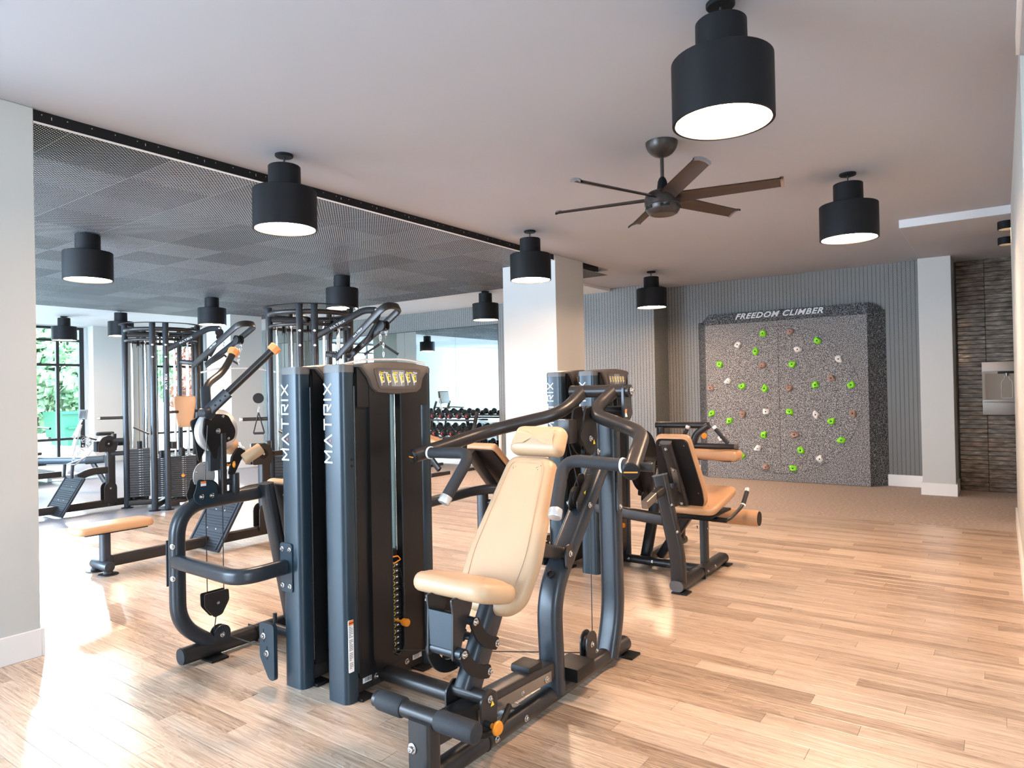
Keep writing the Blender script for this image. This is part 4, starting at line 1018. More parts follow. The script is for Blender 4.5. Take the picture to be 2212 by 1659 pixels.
# base adjuster box
def base_box(root,cx,y,x0):
    bm=B(); prism(bm,rpoly([(x0,.30),(x0+.115,.30),(x0+.115,.03),(x0+.07,.03),(x0,.13)],.02),(0,y-.04,0),(1,0,0),(0,0,1),(0,-1,0),.02); ab=part('adjuster_box',bm,'post',root)
    bm=B(); cyl(bm,(x0+.085,y-.03,.30),(x0+.085,y-.03,.345),.010); part('adjuster_stem',bm,'black',ab)
    for p in ((x0+.035,.235),(x0+.060,.155)):
        bolt(ab,(p[0],y-.061,p[1]),(0,-1,0),1.1); bm=B(); bb(bm,p[0]-.002,p[0]+.002,y-.0615,y-.0600,p[1]-.03,p[1]+.035); part('slot',bm,'black',ab)
base_box(Bm,0,2.035,BX-.185)
# guide pulleys and housings on the loop
heart=rpoly([(-.055,0),(-.015,-.018),(.035,-.02),(.062,.01),(.066,.06),(.050,.10),(-.045,.125),(-.055,.07),(-.070,.04)],.018)
bm=B(); prism(bm,heart,(LX+.052,1.985,.845),(0,1,0),(0,0,1),(-1,0,0),.007); hp_=part('pulley_cheek',bm,'post',Bm)
for dy in (-.03,.028): bolt(hp_,(LX+.060,1.985+dy,.875),(1,0,0),.95)
bm=B(); bb(bm,LX+.0525,LX+.0532,1.955,1.985,.930,.955); w1=part('warning_label',bm,'white',hp_); bm=B(); bb(bm,LX+.0532,LX+.0538,1.955,1.985,.943,.955); part('label_header',bm,'wred',w1)
bm=B(); prism(bm,heart,(LX-.02,1.985,.845),(0,1,0),(0,0,1),(-1,0,0),.007); part('pulley_cheek',bm,'frame',Bm)
pulley(Bm,(LX+.02,2.015,.90),X_,.055,.03)
bm=B(); prism(bm,[( .062*math.cos(a*PI/12)+2.01,.975+.078*math.sin(a*PI/12)) for a in range(-2,15)],(LX-.012,0,0),(0,1,0),(0,0,1),(1,0,0),.006); hd_=part('half_round_plate',bm,'alu',Bm)
for a in (0,1,2): bolt(hd_,(LX-.006,2.01+.045*math.cos(.3+a*1.27),.985+.055*math.sin(.3+a*1.27)),(1,0,0),.5)
bm=B(); sweep(bm,[(LX+.01,2.105,.855),(LX+.01,2.105,1.20)],rrp(.045,.045,.02,4),up=Y_,fr=0); part('cam_post',bm,'frame',Bm)
bm=B(); cyl(bm,(LX+.01,2.175,.845),(LX+.01,2.175,.975),.028,20,.004); cyl(bm,(LX+.01,2.11,.93),(LX+.01,2.16,.93),.018); part('swivel_housing',bm,'frame2',Bm)
bm=B(); bb(bm,LX-.02,LX+.02,2.03,2.10,1.0,1.16,.004); part('post_gusset',bm,'frame2',Bm)
cc=V((LX+.0,2.085,1.215))
bm=B(); lathe(bm,cc-X_*.03,(1,0,0),[(0,.112),(.004,.118),(.036,.118),(.04,.112)],40); part('cam_wheel',bm,'alu',Bm)
bm=B(); prism(bm,rpoly([(-.085,.075),(-.02,.095),(.05,.085),(.095,.0),(.085,-.05),(.02,-.072),(-.012,-.085),(-.02,-.15),(-.04,-.15),(-.095,-.01)],.02),cc+X_*.014,(0,1,0),(0,0,1),(1,0,0),.012); cp=part('cam_cover',bm,'black',Bm)
bolt(cp,cc+V((.026,-.01,.0)),(1,0,0),1.0)
for dy,dz in ((-.055,.068),(.02,.078),(.05,-.045)): bolt(cp,cc+V((.026,dy,dz)),(1,0,0),.55)
bm=B(); prism(bm,rpoly([(-.13,.06),(-.06,.09),(-.05,-.10),(-.085,-.17),(-.11,-.03)],.02),cc-X_*.05,(0,1,0),(0,0,1),(1,0,0),.012); part('cam_cover',bm,'black',Bm)
# arms with orange hexagonal end caps
for s in (1,-1):
    ax=LX+s*.205; p0=V((LX+s*.02,2.035,1.335)); p1=V((LX+s*.20,2.315,1.665))
    if s>0: pts=[p0,p0+(p1-p0)*.5,p1]
    else: pts=[p0+V((-.0,.0,.0)),p0+V((-.06,.03,.13)),p1+V((.02,-.08,-.12)),p1]
    bm=B(); sweep(bm,pts,circ(.0205,16),fr=.12,n=8); ar=part('lever_arm',bm,'frame',Bm)
    d=(V(pts[-1])-V(pts[-2])).normalized(); e=V(pts[-1])
    bm=B(); lathe(bm,e-d*.022,d,[(0,.024),(.004,.032),(.036,.034),(.042,.026)],8); part('arm_end_cap',bm,'orangefoam',ar)
    d0=(V(pts[1])-V(pts[0])).normalized(); bm=B(); sweep(bm,[p0-d0*.01,p0+d0*.125],rrp(.052,.062,.012,3),fr=0); sl=part('arm_socket',bm,'frame2',Bm)
    for k_ in (.03,.065,.10): bm=B(); lathe(bm,p0+d0*k_+V((.024,-.010,-.0)),(1,-.4,0),[(0,.006),(.004,.005)],10); part('adjustment_hole',bm,'black',sl)
bm=B(); lathe(bm,V((LX-.03,2.02,1.315)),(1,0,0),[(0,.03),(.07,.034),(.075,.025)],20); part('arm_hub',bm,'frame2',Bm)
# roller, bracket, knob
bm=B(); prism(bm,rpoly([(2.15,1.07),(2.19,1.12),(2.235,1.09),(2.20,1.045),(2.16,.97),(2.13,.97)],.012),(LX+.02,0,0),(0,1,0),(0,0,1),(1,0,0),.02); part('roller_bracket',bm,'black',Bm)
for i,(a_,b_,m_) in enumerate((((LX+.04,2.215,1.045),(LX+.075,2.305,1.105),'cream'),((LX-.02,2.16,1.10),(LX-.05,2.21,1.14),'tan'))):
    bm=B(); cyl(bm,a_,b_,.034,24,.006); rp_=part('roller_pad',bm,m_,Bm)
    d=(V(b_)-V(a_)).normalized(); bm=B(); lathe(bm,V(b_)-d*.001,d,[(0,.027),(.003,.026)],20); part('roller_cap',bm,'cap',rp_)
bm=B(); cyl(bm,(LX+.02,2.13,1.03),(LX+.02,2.15,1.03),.010); part('knob_stem',bm,'black',Bm); knob(Bm,(LX+.02,2.125,1.025),(.2,1,0),.95)
# hanging pulley block, floor pulley, cables
bm=B(); prism(bm,rpoly([(1.985,.345),(2.125,.345),(2.128,.285),(2.085,.215),(2.04,.208),(1.987,.275)],.012),(LX+.02,0,0),(0,1,0),(0,0,1),(-1,0,0),.006); pb_=part('pulley_block',bm,'frame',Bm); bolt(pb_,(LX+.021,2.062,.283),(1,0,0),.6)
bm=B(); prism(bm,rpoly([(1.985,.345),(2.125,.345),(2.128,.285),(2.085,.215),(2.04,.208),(1.987,.275)],.012),(LX-.02,0,0),(0,1,0),(0,0,1),(-1,0,0),.006); part('pulley_block',bm,'frame',Bm)
pulley(Bm,(LX-.003,2.062,.285),X_,.045,.02)
for s in (-.02,.018):
    bm=B(); prism(bm,pill(.048,.115),(LX+.01+s,2.075,.045),(0,1,0),(0,0,1),(1,0,0),.006); pp=part('pulley_cheek',bm,'frame2',Bm)
bolt(pp,(LX+.035,2.075,.110),(1,0,0)); pulley(Bm,(LX+.012,2.085,.110),X_,.046,.022)
bm=B(); 
for y_ in (2.012,2.108): cyl(bm,(LX,y_,.33),(LX,y_,.86 if y_<2.05 else .80),.0028,6)
cyl(bm,(LX,2.062,.215),(LX,2.045,.12),.0028,6); cyl(bm,(LX+.01,2.12,.085),(BX-.12,2.10,.11),.003,6); cyl(bm,(LX+.06,1.975,.96),(LX+.05,2.0,1.25),.0025,6); part('cable',bm,'cable',Bm)
# back support behind the loop
bm=B(); sweep(bm,[(-3.445,2.345,.90),(-3.445,2.52,.0)],rrp(.095,.062,.024,4),up=(0,-1,0),fr=0); bp2=part('back_post',bm,'frame2',Bm)
tn=V((0,.21,-.87)).normalized(); nb=V((0,.97,.235))
ob=V((-3.44,2.40,.885))
bm=B(); prism(bm,rpoly([(-.11,0),(.11,0),(.155,-.36),(.12,-.42),(-.12,-.42),(-.155,-.36)],.03),ob,(1,0,0),-tn,nb,.015); bk=part('pad_board',bm,'black',Bm)
bm=B(); cushion(bm,rpoly([(-.125,.015),(.125,.015),(.17,-.36),(.13,-.43),(-.13,-.43),(-.17,-.36)],.04),ob+nb*.014,(1,0,0),-tn,nb,.06,.025,.008); part('back_pad',bm,'cream',Bm)
for zz in (-.06,-.30): bolt(bk,ob-tn*zz*1.0+V((.07,-.002,0)),-nb,.7)

# ================================================================== MACHINE C: seated leg machine at the right rear tower
Cm=thing('leg_machine','seated leg machine before the climbing board, with tan roller at right','exercise machine',(-1.95,4.9,0))
CX=-2.565
tower(Cm,CX,4.52,15,9)
bm=B(); sweep(bm,[(-1.82,4.395,.05),(-1.82,5.33,.05)],rrp(.10,.075,.036,5),fr=0); fb=part('floor_beam',bm,'frame',Cm)
bm=B(); sweep(bm,[(-1.82,4.388,.05),(-1.82,4.396,.05)],rrp(.097,.072,.034,5),fr=0); part('end_cap',bm,'capgrey',fb)
bm=B(); bb(bm,-1.872,-1.768,4.80,4.806,.01,.09,.002); part('beam_joint',bm,'black',fb)
for yy in (4.86,5.02): bolt(fb,(-1.769,yy,.055),(1,0,0),.8)
foot_plate(Cm,-1.80,4.43); foot_plate(Cm,-1.80,5.30)
bm=B(); sweep(bm,[(-1.825,4.45,.06),(-1.825,4.44,.24),(-1.935,4.42,.795)],rrp(.105,.07,.026,5),up=(0,-1,0),fr=.08); fp=part('front_post',bm,'frame',Cm)
bm=B(); sweep(bm,[(-1.9345,4.42,.793),(-1.937,4.42,.803)],rrp(.108,.073,.028,5),up=(0,-1,0),fr=0); part('post_cap',bm,'capgrey',fp)
for zz,xx in ((.60,-1.845),(.42,-1.81)): bolt(fp,(xx,4.40,zz),(1,-.3,0),.8)
bm=B(); sweep(bm,[(-1.915,4.42,.70),(-1.915,4.27,.675)],rrp(.06,.06,.02,3),fr=0); part('lever_socket',bm,'frame',Cm)
bm=B(); sweep(bm,[(-1.915,4.28,.675),(-1.915,4.12,.635)],rrp(.045,.055,.004,1),fr=0); part('lever_bar',bm,'ss',Cm)
bm=B(); sweep(bm,[(CX+.06,4.56,.50),(-1.90,4.50,.47)],rrp(.07,.08,.018,3),fr=0); part('cross_arm',bm,'frame',Cm)
bm=B(); cyl(bm,(CX+.04,4.92,.055),(-1.84,4.92,.05),.033,18); ct=part('cross_tube',bm,'frame',Cm)
for xx in (-2.42,-2.22): bolt(ct,(xx,4.888,.058),(0,-1,0),.8)
bm=B(); sweep(bm,[(-2.33,4.99,.05),(-2.33,5.80,.05)],rrp(.085,.07,.03,4),fr=0); part('floor_beam',bm,'frame',Cm)
bm=B(); sweep(bm,[(-2.33,5.02,.06),(-2.24,5.02,.50)],rrp(.085,.065,.024,4),up=(0,-1,0),fr=0); part('rear_leg',bm,'frame2',Cm)
bm=B(); sweep(bm,[(-2.33,5.75,.06),(-2.28,5.65,.42)],rrp(.07,.06,.02,4),up=(0,-1,0),fr=0); part('rear_leg',bm,'frame',Cm)
bm=B(); sweep(bm,[(-1.835,4.98,.06),(-1.835,4.98,.46)],rrp(.055,.06,.012,3),up=(0,-1,0),fr=0); part('seat_support_post',bm,'frame',Cm)
for xx in (-1.875,-1.795): bolt(Cm,(xx,4.95,.35),(1 if xx>-1.82 else -1,0,0),.8)
bm=B(); sweep(bm,[(-2.24,5.10,.06),(-1.94,5.02,.46)],rrp(.07,.075,.018,3),up=(0,-1,0),fr=0); part('diagonal_strut',bm,'frame',Cm)
# cables and counterpulley at the tower
bm=B(); prism(bm,rpoly([(0,.0),(.13,.0),(.13,.30),(0,.30)],.04),(-2.48,4.66,.12),(1,0,0),(0,0,1),(0,-1,0),.05); pbx=part('pulley_box',bm,'frame',Cm)
for p in ((-2.40,.36),(-2.44,.27)): bolt(pbx,(p[0],4.609,p[1]),(0,-1,0),1)
bm=B()
for xx in (-2.46,-2.42,-2.38): cyl(bm,(xx,4.63,.40),(xx,4.63,.56),.004,6)
part('cable',bm,'cable',Cm)
dc=V((-2.30,4.93,.83))
bm=B(); lathe(bm,dc,(1,0,0),[(0,.235),(.004,.24),(.016,.24),(.02,.235)],48); dk=part('large_cam_disc',bm,'black',Cm)
bm=B(); cyl(bm,dc+X_*.02,dc+X_*.14,.035,20); part('disc_hub',bm,'frame',dk)
bm=B(); sweep(bm,[(-2.28,4.93,.56),(-2.20,4.80,.86)],rrp(.05,.12,.01,2),up=(1,0,0),fr=0); part('disc_support',bm,'frame',Cm)
pulley(Cm,(-2.24,4.83,.56),X_,.05,.02)
bm=B(); cyl(bm,(-2.24,4.86,.60),(-2.27,4.98,.72),.003,6); part('cable',bm,'cable',Cm)
# seat and pads
SX=-1.83
bm=B(); Ws=V((0,.5,.115)).normalized(); cushion(bm,rpoly([(-.165,0),(.165,0),(.185,.30),(.185,.50),(-.185,.50),(-.185,.30)],.07,6),(SX,4.72,.478),(1,0,0),Ws,V((0,-Ws.z,Ws.y)),.055,.022,.006); st=part('seat_cushion',bm,'tan',Cm)
bm=B(); bb(bm,SX-.13,SX+.13,4.76,5.20,.455,.472,.004); part('seat_board',bm,'black',Cm)
bm=B(); cyl(bm,(SX-.2,4.88,.435),(SX+.2,4.88,.435),.018); part('under_seat_tube',bm,'black',Cm)
ub=V((0,-.23,.52)).normalized(); nb=V((0,ub.z,-ub.y)); ob=V((-1.90,4.755,.535))
bo=[(-.155,0.03),(-.12,-.02),(.12,-.02),(.155,.03),(.158,.14),(.115,.545),(-.115,.545),(-.158,.14)]
bm=B(); prism(bm,rpoly(bo,.04,5),ob,(1,0,0),ub,nb,.014); pb=part('pad_board',bm,'black',Cm)
bm=B(); cushion(bm,rpoly([(p[0]*1.10,p[1]*1.03+.0) for p in bo],.045,5),ob+nb*.013,(1,0,0),ub,nb,.062,.025,.008); part('back_pad',bm,'tan',Cm)
bm=B(); sweep(bm,[ob+ub*.03-nb*.02+X_*.01,ob+ub*.53-nb*.02-X_*.03],rrp(.085,.045,.02,4),up=nb,fr=0); bs=part('back_channel',bm,'frame',pb)
bm=B(); sweep(bm,[ob+ub*.528-nb*.02-X_*.03,ob+ub*.538-nb*.02-X_*.03],rrp(.088,.048,.022,4),up=nb,fr=0); part('channel_cap',bm,'capgrey',bs)
for h,dx in ((.49,-.028),(.05,.008)): bolt(bs,ob+ub*h-nb*.043+X_*dx,-nb,.9)
for xx,zz in ((-.09,.50),(.09,.50),(-.13,.12),(.13,.12)): bolt(pb,ob+ub*zz+X_*xx-nb*.0005,-nb,.3)
bm=B(); prism(bm,[(-.02,.18),(.022,.14),(.022,.33),(-.02,.35)],ob-nb*.044,(1,0,0),ub,-nb,.004); sp=part('slotted_plate',bm,'ss',Cm); bolt(sp,ob+ub*.325-nb*.048,-nb,.7)
bm=B(); sweep(bm,[(-1.965,4.58,.62),(-1.965,4.575,.73)],rrp(.035,.03,.006,2),fr=0,up=Y_); box(bm,(-1.92,4.60,.66),(.05,.05,.12),.012); part('adjuster_housing',bm,'frame',Cm); knob(Cm,(-1.965,4.575,.725),(0,0,1),.9)
bm=B(); sweep(bm,[(-1.94,4.45,.62),(-1.915,4.63,.62)],rrp(.05,.14,.015,3),fr=0); part('back_bracket',bm,'frame',Cm)
bm=B(); cyl(bm,(-1.935,5.42,.365),(-1.555,5.42,.365),.062,28,.008); rl=part('ankle_roller',bm,'tan',Cm)
bm=B(); cyl(bm,(-1.5555,5.42,.365),(-1.551,5.42,.365),.055,24); part('roller_cap',bm,'black',rl)
bm=B(); sweep(bm,[(-2.0,5.42,.365),(-2.12,5.30,.55),(-2.20,5.0,.80)],rrp(.05,.05,.012,2),fr=.1); cyl(bm,(-2.0,5.42,.365),(-1.93,5.42,.365),.02); part('swing_arm',bm,'frame',Cm)
bm=B(); tube(bm,[(-2.0,4.90,.425),(-1.63,4.90,.425),(-1.60,5.16,.50),(-1.60,5.28,.60)],.013,.07,12); sh=part('side_handle',bm,'frame',Cm)
bm=B(); cyl(bm,(-1.60,5.17,.508),(-1.60,5.27,.592),.0165); part('hand_grip',bm,'rubber',sh)
bm=B(); cyl(bm,(-1.60,5.160,.50),(-1.60,5.168,.507),.021); part('handle_collar',bm,'white',sh)
bm=B(); cyl(bm,(-1.60,5.268,.590),(-1.60,5.292,.612),.0185,16,.003); part('handle_end',bm,'alu',sh)
# thigh pad assembly
bm=B(); cushion(bm,rpoly([(-.21,-.09),(.21,-.09),(.21,.09),(-.21,.09)],.03),(-1.835,5.20,.915),(1,0,-.03),(0,1,0),(0,0,-1),.075,.03,.012); part('thigh_pad',bm,'tan',Cm)
bm=B(); cyl(bm,(-2.10,5.20,.938),(-1.66,5.20,.938),.022,18); tb=part('pad_tube',bm,'frame',Cm); bm=B(); cyl(bm,(-1.662,5.20,.938),(-1.638,5.20,.938),.024,18,.003); part('tube_cap',bm,'cap',tb)
bm=B(); cyl(bm,(-2.30,5.20,1.095),(-1.86,5.20,1.10),.026,18); part('top_tube',bm,'frame',Cm)
bm=B(); sweep(bm,[(-2.26,5.20,1.08),(-2.26,5.20,.92)],rrp(.06,.06,.02,3),up=Y_,fr=0); cyl(bm,(-2.30,5.20,.92),(-2.05,5.15,.92),.02); part('pivot_block',bm,'frame',Cm)
bm=B(); sweep(bm,[(-1.99,5.20,.95),(-1.965,5.20,1.03),(-1.86,5.20,1.10)],rrp(.05,.065,.018,3),up=(0,-1,0),fr=.05); part('bent_arm',bm,'frame',Cm)
knob(Cm,(-1.90,5.16,1.02),(.6,-.6,0),.9)
for a_,b_ in (((-2.02,5.16,1.075),(-2.06,5.16,.99)),((-1.795,5.16,1.075),(-1.70,5.16,.965))):
    bm=B(); cyl(bm,a_,b_,.0155); g_=part('hand_grip',bm,'rubber',Cm); d=(V(a_)-V(b_)).normalized(); bm=B(); cyl(bm,V(a_)-d*.002,V(a_)+d*.024,.0185,16,.003); part('handle_end',bm,'alu',g_)

# ================================================================== MACHINE D: seat machine at the left rear tower
Dm=thing('seated_machine','seat machine at the rear towers with leaning pad and curved side tube','exercise machine',(-3.3,4.5,0))
DX=-2.855
tower(Dm,DX,4.52,13,8)
bm=B(); sweep(bm,[(-3.55,3.25,.56),(-3.40,3.75,.60),(-3.40,4.32,.625),(DX-.03,4.52,.60)],rrp(.075,.075,.028,5),up=Z_,fr=.26,n=9); part('side_tube',bm,'frame2',Dm)
bm=B(); sweep(bm,[(-3.40,4.29,.0),(-3.40,4.29,.60)],rrp(.085,.07,.022,4),up=Y_,fr=0); part('front_post',bm,'frame2',Dm)
bm=B(); sweep(bm,[(-3.40,4.25,.05),(-3.40,5.25,.05)],rrp(.085,.08,.03,4),fr=0); part('floor_beam',bm,'frame',Dm)
bm=B(); cyl(bm,(-3.38,4.31,.51),(-3.12,4.33,.51),.026,16); part('cross_tube',bm,'frame2',Dm)
bm=B(); sweep(bm,[(-3.58,3.28,.0),(-3.58,3.28,.55)],rrp(.08,.07,.022,4),up=Y_,fr=0); part('front_post',bm,'frame2',Dm)
bm=B(); sweep(bm,[(-3.40,4.13,.93),(-3.40,4.50,.55)],rrp(.09,.06,.024,4),up=(0,-1,-1),fr=0); bp3=part('back_post',bm,'frame',Dm)
tn=V((0,.40,-.36)).normalized(); nb=V((0,-tn.z,tn.y)); ob=V((-3.33,4.17,.935))
bm=B(); prism(bm,rpoly([(-.13,0),(.13,0),(.15,-.50),(-.15,-.50)],.03),ob,(1,0,0),-tn,nb,.015); part('pad_board',bm,'black',Dm)
bm=B(); cushion(bm,rpoly([(-.145,.02),(.145,.02),(.165,-.52),(-.165,-.52)],.04),ob+nb*.014,(1,0,0),-tn,nb,.06,.025,.008); part('back_pad',bm,'tan',Dm)
bolt(bp3,(-3.37,4.16,.875),(0,-1,-.6),.7)
base_box(Dm,0,4.525,DX-.19)
bm=B(); prism(bm,rpoly([(-3.13,.38),(-2.98,.38),(-2.98,.60),(-3.13,.60)],.02),(0,4.50,0),(1,0,0),(0,0,1),(0,-1,0),.05); px_=part('pulley_box',bm,'frame',Dm)
for p in ((-3.10,.46),(-3.04,.46),(-3.07,.54)): bolt(px_,(p[0],4.449,p[1]),(0,-1,0),.8)
bm=B(); sweep(bm,[(-3.40,4.9,.05),(DX-.03,4.9,.05)],rrp(.07,.06,.02,3),fr=0); part('cross_beam',bm,'frame',Dm)
bm=B(); cushion(bm,rpoly([(-.17,0),(.17,0),(.17,.38),(-.17,.38)],.06),(-3.33,4.62,.50),(1,0,0),(0,1,0),(0,0,1),.06,.025,.008); part('seat_cushion',bm,'tan',Dm)
bm=B(); sweep(bm,[(-3.40,4.85,.06),(-3.36,4.85,.50)],rrp(.06,.06,.02,3),up=Y_,fr=0); part('seat_post',bm,'frame',Dm)

# ================================================================== CABLE STATIONS
def carabiner_me():
    bm=B(); sweep(bm,[V((.013*math.cos(a)*(1 if math.sin(a)>0 else .75),0,.030*math.sin(a))) for a in [2*PI*i/16 for i in range(16)]],circ(.0026,6),up=Y_,fr=0,closed=True,caps=False); return fin('carabiner',bm,'steel')
def link_at(root,pos,rz=0,s=1):
    o=inst('carabiner',cached('carab',carabiner_me),root,pos,None,s); o.rotation_euler=(0,.0,rz); return o
def station(label,cx,cy,rx,base,tip,pad):
    S=thing('cable_station',label,'exercise machine',(cx,cy,0),'ring-topped cable stations'); c=V((cx,cy,0))
    f=V((-cx,-cy,0)).normalized(); r=V((-f.y,f.x,0)); R=.42
    P=lambda th:(c+(f*math.cos(th)+r*math.sin(th))*R)
    angs=[math.radians(a) for a in (-95,-14,6,88,-150,150,-45+180-20,-62)]
    ZT=2.33
    for i,a in enumerate(angs[:7]):
        p=P(a); bm=B(); cyl(bm,(p.x,p.y,0),(p.x,p.y,ZT),.036 if i<4 else .03,18,.003); ps=part('upright_post',bm,'frame2' if i in (0,1,2) else 'frame',S)
        bm=B(); lathe(bm,(p.x,p.y,0),(0,0,1),[(0,.07),(.008,.07),(.012,.04)],16); part('foot_flange',bm,'black',ps)
        if i in (1,2): 
            for zz in (2.05,1.90): bolt(ps,p+f*.036+V((0,0,zz)),f,1.0)
    p=P(angs[2]); W_=-r
    bm=B(); strokes(bm,'MATRIX',p+f*.0365-r*0+V((0,0,1.50))+r*.012,(0,0,1),W_,f,.026,gap=.47,wd=.2); part('lettering',bm,'white',S)
    for z,rad in ((2.25,.026),(2.12,.018)):
        bm=B(); sweep(bm,[c+(f*math.cos(t)+r*math.sin(t))*(R-.01)+V((0,0,z)) for t in [2*PI*i/40 for i in range(40)]],circ(rad,10),fr=0,closed=True,caps=False); part('ring_tube',bm,'frame',S)
    bm=B(); sweep(bm,[c+(f*math.cos(t)+r*math.sin(t))*(R+.035)+V((0,0,ZT-.004)) for t in [2*PI*i/48 for i in range(48)]],[(-.03,-.003),(.03,-.003),(.03,.003),(-.03,.003)],fr=0,closed=True,caps=False); part('top_band',bm,'black',S)
    for a in (angs[0],angs[1],angs[3],angs[5]):
        p=P(a); bm=B(); sweep(bm,[c+V((0,0,.06)),V((p.x,p.y,.06))],rrp(.06,.07,.015,3),fr=0); part('base_beam',bm,'frame',S)
        bm=B(); sweep(bm,[c+V((0,0,2.2)),V((p.x,p.y,2.2))],rrp(.05,.05,.012,2),fr=0); part('top_beam',bm,'frame',S)
    # weight stacks with rods and pulleys
    for (df,dr,hh,mm,kn) in ((.22,.22,.52,'darkplate',1),(-.08,-.27,.62,'darkplate',0),(.12,-.02,.50,'darkplate',0),(-.25,.22,.50,'darkplate',0)):
        o=c+f*df+r*dr; n=20
        bm=B(); rot=Matrix((r,-f,Z_)).transposed()
        for i in range(n): box(bm,o+V((0,0,.13+(i+.5)*hh/n)),(.31 if kn else .23,.12,hh/n*.86),0,rot)
        sk=part('weight_stack',bm,mm,S,kind='stuff')
        bm=B()
        for i in range(n): box(bm,o+f*.0605+V((0,0,.13+(i+.5)*hh/n)),(.022,.001,.004),0,rot); box(bm,o+f*.0605+r*.03+V((0,0,.13+(i+.5)*hh/n)),(.010,.001,.003),0,rot)
        part('stack_marks',bm,'white',sk,kind='stuff')
        for s in (-1,1):
            q=o+r*s*.075; bm=B(); cyl(bm,q+V((0,0,.10)),q+V((0,0,2.16)),.011,10); part('guide_rod',bm,'chromeR',S)
            bm=B(); cyl(bm,q+V((0,0,.10)),q+V((0,0,.13)),.022,12); part('rod_bushing',bm,'rubber',S)
        bm=B(); cyl(bm,o+V((0,0,.13+hh)),o+V((0,0,.13+hh+.09)),.03,14); part('stack_head',bm,'black',S)
        bm=B(); cyl(bm,o+V((0,0,.2+hh)),o+V((0,0,2.10)),.003,6); part('cable',bm,'cable',S)
        pulley(S,o+V((0,0,2.12)),r,.06,.024)
        for s in (-.02,.02):
            bm=B(); prism(bm,[(q_[0],-q_[1]) for q_ in pill(.055,.20)],o+r*s+V((0,0,2.24)),f,(0,0,1),r,.004); part('pulley_cheek',bm,'black',S)
        if kn:
            k_=cached('selk2',lambda: fin('selector_knob',lathe(B(),(0,0,0),(0,0,1),[(0,.008),(.02,.02),(.035,.021),(.045,.012)],14),'orange')); inst('selector_knob',k_,S,o+f*.062+V((0,0,.13+hh*.52)),f)
            bm=B(); box(bm,o+f*.18+V((0,0,.06)),(.09,.006,.03),0,rot); part('serial_label',bm,'white',S)
            bm=B(); sweep(bm,[P(angs[2])+V((0,0,.07)),P(angs[3])+V((0,0,.07))],rrp(.06,.075,.02,3),fr=0); part('base_beam',bm,'frame',S)
    # diagonal arms near the top
    for th,th2,l in ((angs[2],angs[3],1),):
        p=P(th)+V((0,0,1.985)); e=P(th)+r*.50+f*(-.02)+V((0,0,2.27)); e2=e+r*.12
        bm=B(); sweep(bm,[p,e,e2],rrp(.045,.07,.018,3),fr=.10); aa=part('pulley_arm',bm,'frame2',S)
        d=(e-p).normalized(); nn_=V((0,0,1))-d*d.z; nn_.normalize()
        bm=B(); strokes(bm,'MATRIX',p+d*.18-nn_*.012+f*.0235,d,nn_,f,.022,gap=.5,wd=.2); part('lettering',bm,'paleprint',aa)
        pulley(S,e2+V((0,0,-.05)),f,.05,.02); pulley(S,e2+V((0,0,-.11)),f,.04,.02)
        bm=B(); cyl(bm,e2+V((0,0,-.0)),e2+f*.06,.022,12); part('swivel',bm,'frame',S); bolt(S,e2+f*.06,f,1.1)
        bm=B(); sweep(bm,[e2+V((0,0,-.14)),e2-r*.12+V((0,0,-.36))],rrp(.03,.045,.01,2),fr=0); part('swivel_arm',bm,'frame2',S)
        b0=e2+r*.05
        for k_ in range(3): link_at(S,b0+V((0,0,-.20-.045*k_)),k_*PI/2)
        bm=B(); sweep(bm,[b0+V((0,0,-.46))-r*.17,b0+V((0,0,-.36))-r*.02,b0+V((0,0,-.34)),b0+V((0,0,-.36))+r*.02,b0+V((0,0,-.46))+r*.17],circ(.013,10),fr=.03); tb_=part('triceps_bar',bm,'rubber',S)
        for s in (-1,1): bm=B(); q=b0+V((0,0,-.46))+r*s*.17; lathe(bm,q,V((r.x*s,r.y*s,-.55)),[(0,.018),(.008,.018)],12); part('bar_stop',bm,'black',tb_)
    # long looped arm
    bs_,tp=V(base),V(tip); d=(tp-bs_).normalized(); sd_=V((0,0,1)).cross(d).normalized(); hw=.115
    path=[bs_-sd_*hw*.7,bs_+(tp-bs_)*.8-sd_*hw,tp-sd_*hw,tp+sd_*hw,bs_+(tp-bs_)*.8+sd_*hw,bs_+sd_*hw*.7]
    upn=sd_.cross(d)*-1; upn=V((0,0,1))-d*d.z; upn.normalize()
    bm=B(); sweep(bm,path,rrp(.022,.075,.007,2),up=upn,fr=.11,n=10); la=part('looped_arm',bm,'frame',S)
    ns=-sd_ if (-sd_).dot(f)>0 else sd_
    dd=d if d.dot(r)>0 else -d
    bm=B(); strokes(bm,'MATRIX',bs_+(tp-bs_)*.42+ns*(hw+.011)-upn*.012,dd,upn,ns,.020,gap=.5,wd=.2); part('lettering',bm,'paleprint',la)
    bm=B(); sweep(bm,[bs_+V((0,0,.02)),V(((cx+bs_.x)/2,(cy+bs_.y)/2,bs_.z+.05))],rrp(.05,.06,.015,2),fr=0); part('arm_mount',bm,'frame',S)
    q=bs_+(tp-bs_)*.80+V((0,0,-.09))
    for s in (-.03,.03): pulley(S,q+sd_*s,sd_,.055,.018)
    for k_,s in enumerate((-1,1)):
        for m_ in range(2): link_at(S,q+d*s*.05+V((0,0,-.09-.045*m_)),m_*PI/2,1.1)
    for m_ in range(3): link_at(S,q+V((0,0,-.20-.045*m_)),m_*PI/2,.9)
    zb=-.34; g=[q+V((0,0,zb-.05))-r*.42,q+V((0,0,zb))-r*.22,q+V((0,0,zb))+r*.22,q+V((0,0,zb-.05))+r*.42]
    bm=B(); sweep(bm,g,circ(.012,10),fr=.1); lb_=part('lat_bar',bm,'alu',S)
